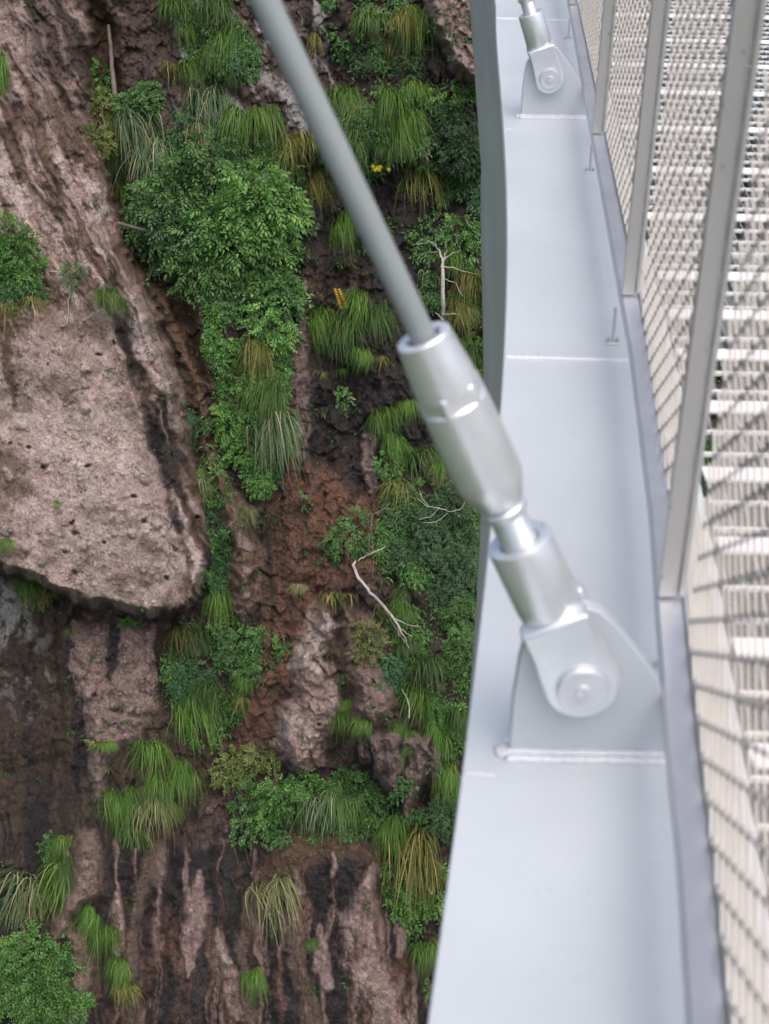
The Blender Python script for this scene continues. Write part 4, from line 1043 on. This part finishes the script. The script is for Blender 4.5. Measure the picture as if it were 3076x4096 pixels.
# ------------------------------------------------------------------ dead wood
def wood(name, cat, label, runs, mat, out=0.12):
    """runs: list of [(u, v, radius, out?), ...]"""
    p0 = surf(runs[0][0][0], runs[0][0][1])
    bm = bmesh.new()
    for run in runs:
        pts = []; rad = []
        for q in run:
            o = q[3] if len(q) > 3 else out
            pts.append(surf(q[0], q[1], o) - p0); rad.append(q[2])
        # straighten depth wobble: linear from end to end
        y0, y1 = pts[0].y, pts[-1].y
        fine = []; fr_ = []
        for i in range(len(pts) - 1):
            for k in range(4):
                t = k / 4; p = pts[i].lerp(pts[i + 1], t)
                fine.append(p + Vector((rng.normal(0, .006), rng.normal(0, .006), rng.normal(0, .006)))); fr_.append(rad[i] + (rad[i + 1] - rad[i]) * t)
        fine.append(pts[-1]); fr_.append(rad[-1])
        tube(bm, fine, fr_, 6)
    o = link(name, bm_mesh(name, bm, 60), mat, None, p0)
    return tag(o, label, cat)


def straight(name, cat, label, a, b, r0, r1, mat):
    p, q = surf(a[0], a[1], a[2]), surf(b[0], b[1], b[2])
    bm = bmesh.new(); n = 10
    tube(bm, [(q - p) * (k / n) + Vector((rng.normal(0, .004), 0, 0)) for k in range(n + 1)], [r0 + (r1 - r0) * k / n for k in range(n + 1)], 8)
    return tag(link(name, bm_mesh(name, bm, 60), mat, None, p), label, cat)


straight("wooden_pole", "pole", "weathered straight wooden pole leaning on the cliff above the shrubs", (234, 54, 0.3), (248, 206, 0.5), 0.026, 0.040, M_OLDWOOD)
straight("wooden_stick", "stick", "short bare stick jutting across the brown gully", (254, 482, 0.6), (322, 500, 0.5), 0.030, 0.018, M_OLDWOOD)
straight("broken_stake", "stick", "short dark stake lying on the boulder's upper slope", (178, 432, 0.1), (200, 452, 0.1), 0.022, 0.018, M_OLDWOOD)
wood("dead_tree", "dead tree", "bare grey dead tree with broken twigs near the beam",
     [[(962, 800, 0.0310), (958, 700, 0.0341), (955, 640, 0.0310), (957, 590, 0.0279), (955, 560, 0.0186), (948, 540, 0.0099), (930, 522, 0.0062), (890, 530, 0.0037)],
      [(955, 575, 0.0124), (985, 580, 0.0074), (1010, 588, 0.0050), (1030, 592, 0.0031)], [(955, 565, 0.0112), (975, 548, 0.0062), (995, 540, 0.0037)],
      [(945, 540, 0.0087), (940, 525, 0.0050), (905, 515, 0.0031)], [(958, 680, 0.0186), (985, 678, 0.0112), (1006, 688, 0.0050)], [(956, 690, 0.0124), (940, 676, 0.0062)],
      [(955, 600, 0.0099), (985, 612, 0.0050), (1000, 640, 0.0037)], [(957, 560, 0.0112), (965, 540, 0.0062), (962, 520, 0.0037)], [(958, 720, 0.0124), (980, 735, 0.0062)],
      [(948, 545, 0.0074), (925, 545, 0.0043), (905, 552, 0.0025)]], M_DEAD, 0.35)
wood("fallen_branch", "branch", "long white fallen branch lying down the slope right of the red-brown wall",
     [[(762, 1222, .02), (775, 1250, .026), (800, 1280, .024), (830, 1310, .022), (850, 1335, .018), (868, 1365, .013), (884, 1400, .007)],
      [(762, 1222, .02), (768, 1213, .015)], [(850, 1335, .012), (880, 1350, .007), (905, 1353, .004)], [(858, 1345, .01), (862, 1375, .006)],
      [(868, 1360, .01), (890, 1375, .005)], [(835, 1316, .010), (848, 1350, .006), (875, 1388, .004)]], M_DEAD, 0.30)
wood("crooked_twig", "branch", "small crooked white twig above the fallen branch",
     [[(772, 1212, .009), (790, 1202, .012), (800, 1196, .012), (818, 1190, .010), (832, 1180, .007)]], M_DEAD, 0.3)
wood("dead_twigs", "branch", "spread of thin bare white twigs in the tangled dark shrub",
     [[(900, 1075, .004), (925, 1095, .007), (950, 1098, .008), (975, 1105, .005)], [(950, 1098, .006), (930, 1115, .006), (905, 1122, .004)], [(925, 1095, .006), (915, 1080, .005), (905, 1060, .003)],
      [(965, 1110, .006), (940, 1128, .006), (915, 1130, .004)], [(975, 1105, .006), (995, 1100, .005), (1005, 1085, .003)]], M_DEAD, 0.75)
wood("dead_twigs", "branch", "dark dead twigs at the left rim of the tangled dark shrub",
     [[(785, 1118, .012), (805, 1112, .012), (830, 1098, .010), (850, 1100, .006)], [(805, 1112, .010), (800, 1140, .008), (806, 1180, .008), (805, 1250, .006)], [(830, 1098, .008), (842, 1085, .006)]], M_OLDWOOD, 0.25)
wood("bare_root", "root", "pale bare root curling on the boulder beside the bush",
     [[(108, 585, .008), (140, 590, .012), (160, 588, .012), (178, 572, .010), (180, 552, .008), (172, 540, .006)], [(152, 615, .010), (148, 650, .008), (146, 700, .006)]], M_DEAD, 0.04)
wood("bare_root", "root", "bare crooked twig in the grass tufts above the rocky shelf", [[(868, 1490, .01), (880, 1510, .012), (885, 1540, .010), (882, 1552, .006)]], M_DEAD, 0.3)
wood("hanging_vine", "vine", "thin brown vine strands hanging below the twiggy shrub on the lower wall",
     [[(495, 1770, .006), (505, 1820, .005), (515, 1870, .004)], [(520, 1790, .005), (528, 1830, .004), (540, 1870, .003)], [(545, 1780, .005), (540, 1850, .003)], [(800, 1760, .005), (790, 1820, .004)]], M_OLDWOOD, 0.08)


# tiny weeds and moss scattered over the rock: nobody could count it
def weeds():
    r = np.random.default_rng(99)
    n = 900
    u = r.uniform(0, 1080, n * 4); v = r.uniform(0, 2212, n * 4)
    w = fbm(u, v, 60, 60, 3, 777)
    keep = (w > 0.16) & ~((sdf(u, v, FACE) > 10) & (r.random(n * 4) < 0.93)) & ~((sdf(u, v, LOWWALL) > 10) & (r.random(n * 4) < 0.75)) & ~((sdf(u, v, WETSLAB) > 10) & (r.random(n * 4) < 0.8))
    keep &= ~((sdf(u, v, BOULDER) > 5) & (r.random(n * 4) < 0.6))
    u, v = u[keep][:n], v[keep][:n]; n = len(u)
    h, _, _ = relief(u, v)
    P = face_point(u, v, h + 0.01)
    Vs, Rs = [], []; m = 10
    tone = r.uniform(0.1, 0.8, n)
    for k in range(m):
        d = np.stack([r.normal(0, 1, n), -np.abs(r.normal(0, .8, n)), r.normal(-.3, .8, n)], -1); d /= np.linalg.norm(d, axis=-1, keepdims=True)
        l = r.uniform(0.025, 0.08, n)[:, None]; o = P + r.normal(0, .035, (n, 3)) * np.array([1, .3, 1])
        wd = np.cross(d, r.normal(size=(n, 3))); wd /= np.linalg.norm(wd, axis=-1, keepdims=True)
        Vs += [o, o + d * l * .5 + wd * l * .18, o + d * l - np.array([0, 0, .3]) * l, o + d * l * .5 - wd * l * .18]
        Rs += [np.clip(tone + r.normal(0, .1, n), 0, 1)] * 4
    V = np.stack(Vs, 1).reshape(-1, 3); R = np.stack(Rs, 1).ravel()
    b = (np.arange(n * m) * 4)[:, None]; F = np.concatenate([b + np.array([0, 1, 2]), b + np.array([0, 2, 3])], 0)
    me = np_mesh("small_weeds", V, F, False); attr(me, "rnd", R)
    tag(link("small_weeds", me, GRASS['d']), "scattered tiny weeds and moss clinging to the cliff rock", "weeds", kind="stuff")


weeds()


def undergrowth():
    r = np.random.default_rng(123)
    Z = [[(700, 190), (760, 180), (1040, 180), (1045, 460), (920, 440), (840, 380), (720, 400), (690, 330)],
         [(840, 1040), (1040, 960), (1040, 1600), (960, 1640), (900, 1500), (820, 1480), (850, 1300), (800, 1180)],
         [(560, 1690), (650, 1690), (830, 1700), (850, 1800), (600, 1830), (520, 1800)],
         [(320, 280), (460, 200), (640, 300), (670, 480), (620, 700), (480, 700), (330, 560)],
         [(450, 700), (610, 700), (640, 980), (570, 1060), (510, 1000), (460, 820)],
         [(355, 1340), (480, 1290), (570, 1380), (560, 1480), (470, 1620), (400, 1600), (350, 1450)],
         [(840, 1700), (980, 1650), (960, 2060), (870, 2040), (830, 1900)], [(0, 480), (90, 500), (110, 640), (0, 680)],
         [(400, 880), (450, 900), (500, 1120), (490, 1290), (450, 1290), (455, 1100)], [(380, -10), (560, 60), (560, 180), (440, 170), (380, 60)],
         [(700, -10), (920, -10), (930, 160), (760, 150), (690, 60)], [(1046, -100), (1500, -100), (1560, 1100), (1500, 2300), (960, 2300), (1040, 1600)], [(900, 470), (1040, 480), (1040, 760), (930, 700), (880, 560)]]
    U, Vv = [], []
    for z in Z:
        a = np.array(z, float); lo, hi = a.min(0), a.max(0); k = int((hi[0] - lo[0]) * (hi[1] - lo[1]) / 26)
        u = r.uniform(lo[0], hi[0], k); v = r.uniform(lo[1], hi[1], k)
        m = sdf(u, v, z) + 26 * fbm(u, v, 40, 40, 3, 611) > 0
        m &= fbm(u, v, 34, 34, 3, 621) + r.normal(0, .10, k) > (0.16 if z[0][0] in (840, 700, 900, 1046) else 0.07)
        U.append(u[m]); Vv.append(v[m])
    u = np.concatenate(U); v = np.concatenate(Vv); n = len(u)
    h, _, _ = relief(u, v)
    P = face_point(u, v, h + r.uniform(0.01, 0.10, n))
    m = 7; Vs, Rs = [], []
    tone = np.clip(0.4 + 0.5 * fbm(u, v, 30, 30, 3, 631) + r.normal(0, .15, n), 0.02, 0.95)
    for k in range(m):
        d = np.stack([r.normal(0, 1, n), -np.abs(r.normal(0, .7, n)), r.normal(-.4, .7, n)], -1); d /= np.linalg.norm(d, axis=-1, keepdims=True)
        l = r.uniform(0.03, 0.085, n)[:, None]; o = P + r.normal(0, .045, (n, 3)) * np.array([1, .3, 1])
        wd = np.cross(d, r.normal(0, .5, (n, 3)) + np.array([0, -.7, .7])); wd /= np.linalg.norm(wd, axis=-1, keepdims=True)
        Vs += [o, o + d * l * .5 + wd * l * .2, o + d * l - np.array([0, 0, .3]) * l, o + d * l * .5 - wd * l * .2]
        Rs += [np.clip(tone + r.normal(0, .1, n), 0, 1)] * 4
    V = np.stack(Vs, 1).reshape(-1, 3); R = np.stack(Rs, 1).ravel()
    b = (np.arange(n * m) * 4)[:, None]; F = np.concatenate([b + np.array([0, 1, 2]), b + np.array([0, 2, 3])], 0)
    me = np_mesh("undergrowth", V, F, False); attr(me, "rnd", R)
    tag(link("undergrowth", me, LEAF['m']), "low leafy ground cover spreading between the shrubs and grass tufts", "ground cover", kind="stuff")
    print("undergrowth", n)


undergrowth()

# ------------------------------------------------------------------ bridge: curved edge beam
ZB = -1.317                           # top face of the edge beam (camera height is 0)
_by = np.array([1.157, 1.269, 1.42, 1.628, 1.833, 2.125, 2.391, 2.712, 3.048, 3.422, 4.008, 4.785, 5.46, 7.468])
_bx = np.array([.063, .075, .093, .117, .144, .178, .208, .234, .259, .292, .334, .374, .402, .498])
_pc = np.polyfit(_by, _bx, 4)
_dp = np.polyder(_pc)


def beam_x(y):
    y = np.asarray(y, float); yc = np.clip(y, 1.2, 7.3)
    return np.polyval(_pc, yc) + np.where(y > 7, 0.028, np.polyval(_dp, yc)) * (y - yc)


_ry = np.array([-3.0, 1.061, 1.314, 1.517, 1.882, 2.147, 2.509, 2.837, 3.14, 4.492, 6.719, 14.0])
_rx = np.array([-0.12, .326, .357, .376, .417, .448, .480, .509, .530, .620, .769, 1.26])


def rail_x(y):
    return np.interp(y, _ry, _rx)


YS = np.concatenate([np.arange(-3, 8, 0.08), np.arange(8, 14.1, 0.5)])


def sweep(name, section, mat, parent, ys=YS, fx=beam_x, angle=30):
    """section: closed list of (dx, z) carried along the curve"""
    n = len(section)
    V = np.array([[fx(y) + dx if not callable(dx) else dx(y), y, z] for y in ys for dx, z in section], float)
    F = []
    for i in range(len(ys) - 1):
        for k in range(n):
            F.append((i * n + k, (i + 1) * n + k, (i + 1) * n + (k + 1) % n, i * n + (k + 1) % n))
    me = np_mesh(name, V, F)
    me.set_sharp_from_angle(angle=math.radians(angle))
    return link(name, me, mat, parent)


beam = empty("bridge_beam", (0, 0, 0), "pale grey painted steel edge beam curving away along the bridge", "beam")
right = lambda off: (lambda y: float(rail_x(y)) + off)
sweep("top_plate", [(0.0, ZB - .001), (0.0015, ZB), (right(.128), ZB), (right(.128), ZB - .018), (0.0, ZB - .018)], M_PAINT, beam)
sweep("side_web", [(-0.002, ZB - .0185), (0.02, ZB - .0185), (0.02, ZB - .80), (-0.030, ZB - .80), (-0.032, ZB - .77), (-0.020, ZB - .40)], M_WEB, beam)
sweep("bottom_flange", [(-0.028, ZB - .801), (right(.128), ZB - .801), (right(.128), ZB - .82), (-0.028, ZB - .82)], M_WEB, beam)


def bead(name, pts, r, parent, seed=0, n=10):
    rr = random.Random(seed)
    bm = bmesh.new(); P = []; Rr = []
    m = 90
    for i in range(m + 1):
        t = i / m * (len(pts) - 1); k = min(int(t), len(pts) - 2); f = t - k
        p = Vector(pts[k]).lerp(Vector(pts[k + 1]), f)
        P.append(p + Vector((0, r * .10 * math.sin(i * .55 + seed), 0))); Rr.append(r * (1 + 0.06 * math.sin(i * 1.1 + seed) + rr.gauss(0, .025)))
    tube(bm, P, Rr, n)
    return link(name, bm_mesh(name, bm, 70), M_WELD, parent)


for yy, rr_ in ((3.06, 0.006), (5.05, 0.0022), (1.60, 0.0018), (7.0, 0.005), (-1.2, 0.006)):
    x0, x1 = float(beam_x(yy)) + .004, (float(rail_x(yy)) + .02 if rr_ > .004 else float(beam_x(yy)) + .045)
    bead("weld_seam", [(x0, yy, ZB + rr_ * .1), ((x0 + x1) / 2, yy - .003, ZB + rr_ * .1), (x1, yy - .004, ZB)], rr_, beam, int(yy * 10))


def gusset(px, py, seed):
    """plate standing across the beam under a suspender pin"""
    dx = px - 0.270
    out = [(-0.0935, ZB + .002), (-0.0925, -1.22), (-0.0885, -1.157), (-0.083, -1.125), (-0.066, -1.108), (-0.03, -1.085), (-0.005, -1.066), (0.015, -1.073), (0.040, -1.098), (0.070, -1.136), (0.104, -1.182), (0.124, -1.235), (0.136, -1.29), (0.139, ZB + .002)]
    bm = bmesh.new()
    prism_xz(bm, [(px + .005 + x, z) for x, z in out][::-1], py - .0115, py + .0115)
    g_ = bevel(link("gusset_plate", bm_mesh("gusset_plate", bm), M_PAINT, beam), .0022)
    base = [(px - .092, py - .014, ZB + .006), (px + .145, py - .014, ZB + .006)]
    bead("weld_bead", base, .0062, g_, seed)
    bead("weld_bead", [(p[0], p[1] - .010, ZB + .001) for p in base], .0075, g_, seed + 1)
    bead("weld_bead", [(p[0], py + .016, ZB + .003) for p in base], .008, g_, seed + 2)
    bm = bmesh.new()
    bmesh.ops.create_icosphere(bm, subdivisions=3, radius=1.0, matrix=Matrix.Translation((px - .098, py - .008, ZB + .003)) @ Matrix.Diagonal((.011, .014, .007, 1)))
    for v_ in bm.verts: v_.co += v_.normal * random.Random(int(v_.co.x * 1e6)).uniform(-.0018, .0022)
    link("weld_bead", bm_mesh("weld_bead", bm, 80), M_WELD, g_)
    return g_


# ------------------------------------------------------------------ suspender cables with socket, threaded joint and fork
def suspender(px, py, ang, label, length=7.0, sleeve=True):
    P = Vector((px, py, -1.171))
    root = empty("suspender_cable", P, label, "cable", "suspender cables of the bridge")
    ax = Vector((-math.sin(ang), 0, math.cos(ang)))
    rt = Vector((math.cos(ang), 0, math.sin(ang)))
    O = Vector((0, 0, 0))
    S0 = -0.028                        # the profile distances were taken from a point this far up the axis

    def lt(name, prof, mat, parent=root, n=56, sharp=28):
        bm = bmesh.new(); lathe(bm, O, ax, [(s + S0, r) for s, r in prof], n); bmesh.ops.recalc_face_normals(bm, faces=bm.faces)
        return link(name, bm_mesh(name, bm, sharp), mat, parent)
    # fork: two flat arms and the barrel they grow from
    bm = bmesh.new()
    R_ = .052
    outl = []
    a0 = math.radians(200) - 0; steps = 26
    for k in range(steps + 1):
        a = math.radians(-172 + 344 * 0) + 0
    # outline in (across, along) coordinates
    pl = [(-.0475, .108), (-.0475, .088), (-.0470, .066), (-.0490, .045), (-.0505, .022)]
    arc = [(-R_ * math.cos(t), -R_ * math.sin(t)) for t in np.linspace(-0.30, math.pi + 0.30, 30)]
    pr = [(.0505, .022), (.0490, .045), (.0470, .066), (.0475, .088), (.0475, .108)]
    poly = pl + arc + pr
    for (y0, y1) in ((-.049, -.0145), (.0145, .049)):
        A = [bm.verts.new(rt * a + ax * b + Vector((0, y0, 0))) for a, b in poly]
        Bv = [bm.verts.new(rt * a + ax * b + Vector((0, y1, 0))) for a, b in poly]
        bm.faces.new(A); bm.faces.new(Bv[::-1])
        for i in range(len(poly)):
            j = (i + 1) % len(poly); bm.faces.new((A[i], Bv[i], Bv[j], A[j]))
    bmesh.ops.recalc_face_normals(bm, faces=bm.faces)
    fork = bevel(link("fork", bm_mesh("fork", bm, 30), M_SILVER, root), .0060, 3)
    lt("barrel", [(.100, 0), (.100, .030), (.128, .0405), (.140, .0435), (.150, .0445), (.246, .0440), (.2500, .0425), (.2512, .0395), (.2500, .0290), (.246, .0265), (.225, .0255)], M_SILVER, fork)
    # threaded rod
    thr = []
    s = .215
    while s < .318:
        thr += [(s, .0218), (s + .0018, .0248), (s + .0040, .0248), (s + .0058, .0218)]; s += .0062
    lt("threaded_rod", [(.21, 0)] + thr + [(.33, .022), (.33, 0)], M_SILVER, root, 40, 80)
    lt("lock_ring", [(.294, .022), (.2945, .0285), (.297, .030), (.305, .0300), (.3075, .0275), (.312, .0265), (.313, .020)], M_SILVER)
    # adjusting sleeve and cable socket
    slv = lt("sleeve", [(.312, .018), (.3125, .0285), (.316, .0315), (.345, .0425), (.349, .0440), (.360, .0447), (.420, .0446), (.468, .0432), (.4705, .0415), (.4715, .0385), (.4825, .0382)], M_SILVER)
    bm = bmesh.new()                    # hexagonal flats above the sleeve
    hx = []
    for sz, rr_ in ((.466 + S0, .0400), (.4675 + S0, .0452), (.4925 + S0, .0440), (.494 + S0, .0400)):
        hx.append([bm.verts.new(ax * sz + (rt * math.cos(t) + Vector((0, 1, 0)) * math.sin(t)) * rr_) for t in np.linspace(0.35, 0.35 + 2 * math.pi, 7)[:-1]])
    for q, w_ in zip(hx, hx[1:]):
        for k in range(6): bm.faces.new((q[k], q[(k + 1) % 6], w_[(k + 1) % 6], w_[k]))
    bm.faces.new(hx[0][::-1]); bm.faces.new(hx[-1]); bmesh.ops.recalc_face_normals(bm, faces=bm.faces)
    bevel(link("lock_nut", bm_mesh("lock_nut", bm, 25), M_SILVER, slv), .003, 2)
    sk = lt("socket", [(.486, .020), (.486, .0395), (.4875, .0412), (.500, .0408), (.530, .0380), (.558, .0354), (.5635, .0350), (.5655, .0330), (.5655, .0245), (.563, .0220), (.545, .0195), (.540, .0150)], M_SILVER)
    bm = bmesh.new(); tube(bm, [ax * (t + S0) for t in (.535, 1.0, 2.0, 4.0, length)], .0163, 32)
    link("cable", bm_mesh("cable", bm, 60), M_CABLE, root)
    # pin through the fork and the plate
    Y = Vector((0, -1, 0))
    bm = bmesh.new(); lathe(bm, O, Y, [(-.064, 0), (-.064, .030), (.0500, .0300), (.0500, .0340), (.0570, .0340), (.0592, .0328), (.0598, .0300), (.0590, .0280), (.0590, .0110), (.0625, .0100), (.0634, .0080), (.0634, .0032), (.0615, .0025), (.0615, 0)], 56)
    bmesh.ops.recalc_face_normals(bm, faces=bm.faces)
    pn = link("pin", bm_mesh("pin", bm, 30), M_PIN, root)
    bm = bmesh.new(); lathe(bm, O, Y, [(.0486, .0345), (.0488, .0366), (.0494, .0370), (.0500, .0366), (.0502, .0345)], 56)
    bmesh.ops.recalc_face_normals(bm, faces=bm.faces)
    link("retaining_ring", bm_mesh("retaining_ring", bm, 30), M_PIN, pn)
    return root


gusset(0.272, 1.654, 3)
suspender(0.272, 1.654, math.radians(25.3), "near grey suspender cable with thick socket and fork pinned to the beam")
gusset(0.545, 5.225, 9)
suspender(0.545, 5.225, math.radians(20.0), "far suspender cable whose fork is pinned near the photo's top")
gusset(-0.04, -1.92, 12)

# ------------------------------------------------------------------ railing
railing = empty("railing", (0, 0, 0), "stainless steel railing with wire net panels between flat posts", "railing")
ZR = -1.200
POST_Y = [-1.98, -0.70, 0.60, 1.882, 3.160, 4.560, 6.72, 8.7]
sec = [(0.003, ZR - .030), (0.0, ZR - .026), (0.0, ZR - .004), (0.004, ZR), (0.036, ZR), (0.041, ZR - .004), (0.041, ZR - .026), (0.038, ZR - .030)]
YR = np.concatenate([np.arange(-3, 7.5, 0.07), np.arange(7.5, 12, 0.4)])
sweep("bottom_rail", sec, M_RAIL, railing, YR, rail_x, 40)
sweep("rail_lip", [(0.0415, ZR - .028), (0.0415, ZR + .006), (0.047, ZR + .006), (0.047, ZR - .028)], M_STEEL, railing, YR, rail_x, 40)
sweep("handrail", [(0.035 + .024 * math.cos(a), 0.03 + .024 * math.sin(a)) for a in np.linspace(0, 2 * math.pi, 15)[:-1]], M_STEEL, railing, YR, rail_x, 60)
for y in POST_Y:
    x = float(rail_x(y))
    bm = bmesh.new(); box(bm, x + .001, x + .030, y - .008, y + .008, ZR + .005, 0.006)
    po = bevel(link("post", bm_mesh("post", bm), M_STEEL, railing), .0012, 1)
    bm = bmesh.new(); box(bm, x + .0315, x + .0385, y - .016, y - .002, ZR + .012, 0.0)
    link("edge_strip", bm_mesh("edge_strip", bm), M_STEEL, po)
for (sx, sy) in ((.625, 4.544), (.521, 3.155), (.441, 1.862), (.758, 6.555), (0.30, 0.60)):
    bm = bmesh.new(); tube(bm, [(sx, sy, ZB + .002), (sx, sy, ZR - .028)], .0038, 10)
    br = link("standoff", bm_mesh("standoff", bm), M_STEEL, railing)
    bm = bmesh.new()
    box(bm, sx - .017, sx + .017, sy - .010, sy + .010, ZB + .0005, ZB + .0045)
    bevel(link("foot_plate", bm_mesh("foot_plate", bm), M_WELD, br), .0015, 1)
    for dx in (-.011, .011):
        bm = bmesh.new(); tube(bm, [(sx + dx, sy, ZB + .0047), (sx + dx, sy, ZB + .0105)], .0048, 6)
        tube(bm, [(sx + dx, sy, ZB + .0107), (sx + dx, sy, ZB + .016)], .0023, 8)
        link("bolt", bm_mesh("bolt", bm), M_BOLT, br)


def net_panel(y0, y1):
    L = y1 - y0
    xf = lambda y: np.interp(y, [y0, y1], [float(rail_x(y0)), float(rail_x(y1))]) + .043 + 0 * y
    px, pz = 0.080, 0.027
    nx = int((L - .03) / px); nz = int(1.19 / pz)
    A, Bn, Rd = [], [], []
    for j in range(nz):
        off = 0.5 * (j % 2)
        for i in range(nx):
            y = y0 + .018 + (i + off) * px; z = ZR - .006 + j * pz
            if y > y1 - .012: continue
            kx = (z > -9)
            # knot (twist) and two wires going up from it
            A.append((y, z)); Bn.append((y, z + .010)); Rd.append(.0023)
            for s in (-.5, .5):
                yy = y + s * px
                if y0 + .006 < yy < y1 - .006:
                    A.append((y + s * .003, z + .009)); Bn.append((yy - s * .003, z + pz)); Rd.append(.0016)
    A = np.array(A); Bn = np.array(Bn); Rd = np.array(Rd)
    def P3(q): return np.stack([xf(q[:, 0]) + .0, q[:, 0], q[:, 1]], -1)
    a, b = P3(A), P3(Bn)
    r = np.random.default_rng(int(y0 * 100) % 977)
    d = b - a; d /= np.linalg.norm(d, axis=-1, keepdims=True)
    s1 = np.cross(d, np.array([1.0, 0.02, 0.01])); s1 /= np.linalg.norm(s1, axis=-1, keepdims=True); s2 = np.cross(d, s1)
    V = []; WN = np.where(Rd > .0022, 1.0, 1.7)[:, None]
    for e in (a, b):
        for cx_, cy_ in ((1, 1), (-1, 1), (-1, -1), (1, -1)):
            V.append(e + (s1 * cx_ * .55 + np.array([1.0, -0.35, 0]) * cy_ * WN) * (Rd * .75)[:, None])
    V = np.stack(V, 1).reshape(-1, 3); n = len(A)
    base = (np.arange(n) * 8)[:, None]
    F = np.concatenate([base + np.array(f) for f in ((0, 1, 5, 4), (1, 2, 6, 5), (2, 3, 7, 6), (3, 0, 4, 7))], 0)
    me = np_mesh("net_panel", V, F, True)
    me.materials.append(M_NET); me.materials.append(M_KNOT)
    mi = np.tile((Rd > .0022).astype(np.int32), 4)
    me.polygons.foreach_set("material_index", mi)
    link("net_panel", me, None, railing)


for a_, b_ in zip(POST_Y, POST_Y[1:]):
    net_panel(a_, b_)

# ------------------------------------------------------------------ deck grating inside the railing
deck = empty("deck_grating", (0, 0, 0), "white steel bar grating of the bridge deck behind the railing net", "grating")
sweep("toe_board", [(0.060, ZB + .001), (0.060, ZB + .030), (0.063, ZB + .033), (0.105, ZB + .033), (0.108, ZB + .030), (0.108, ZB + .001)], M_TOE, deck, YR, rail_x, 40)
DX1 = 2.3
bm = bmesh.new()
y = -2.0
CB = [-1.6, -1.1, -0.6, -0.1, 0.28, 0.55, 0.82, 1.10, 1.37, 1.64, 1.908, 2.227, 2.497, 2.803, 3.084, 3.33, 3.60, 4.09, 4.565, 5.067, 5.594, 6.06, 6.551, 7.1, 7.7, 8.4, 9.2, 10.0]
for y in CB:
    x0 = float(rail_x(y)) + .135
    bm = bmesh.new(); box(bm, x0, DX1, y - .026, y + .026, ZB + .0035, ZB + .012)
    bevel(link("cross_bar", bm_mesh("cross_bar", bm), M_GRATE, deck), .002, 1)
segs = []
for k in range(72):
    off = .140 + k * .030
    segs.append(off)
V, F = [], []
ysg = np.concatenate([np.arange(-2, 7.6, 0.3), [8, 9, 10]])
for off in segs:
    for y0_, y1_ in zip(ysg, ysg[1:]):
        xa, xb = float(rail_x(y0_)) + off, float(rail_x(y1_)) + off
        if xa > DX1 + .2: continue
        b = len(V)
        for (x_, y_) in ((xa, y0_), (xb, y1_)):
            V += [(x_, y_, ZB + .002), (x_ + .0032, y_, ZB + .002), (x_ + .0032, y_, ZB - .022), (x_, y_, ZB - .022)]
        F += [(b, b + 1, b + 5, b + 4), (b + 1, b + 2, b + 6, b + 5), (b + 2, b + 3, b + 7, b + 6), (b + 3, b, b + 4, b + 7)]
link("bearing_bars", np_mesh("bearing_bars", V, F, False), M_BAR, deck)
bm = bmesh.new()
y = -1.9
while y < 9.5:
    if min(abs(y - c) for c in CB) > .035:
        x0 = float(rail_x(y)) + .135
        box(bm, x0, DX1, y - .0028, y + .0028, ZB - .006, ZB + .0028)
    y += 0.1
link("cross_rods", bm_mesh("cross_rods", bm), M_GRATE, deck)
# girder under the far side of the deck carries the grating
bm = bmesh.new(); box(bm, DX1 - .02, DX1 + .35, -3, 12, ZB - .52, ZB - .001)
bevel(link("side_girder", bm_mesh("side_girder", bm), M_PAINT, deck), .006, 2)
for y in (-0.6, 1.65, 3.9, 6.15, 8.4):
    x0 = float(rail_x(y)) + .31
    bm = bmesh.new(); box(bm, x0, DX1 - .03, y - .05, y + .05, ZB - .30, ZB - .032)
    link("floor_beam", bm_mesh("floor_beam", bm), M_WEB, deck)
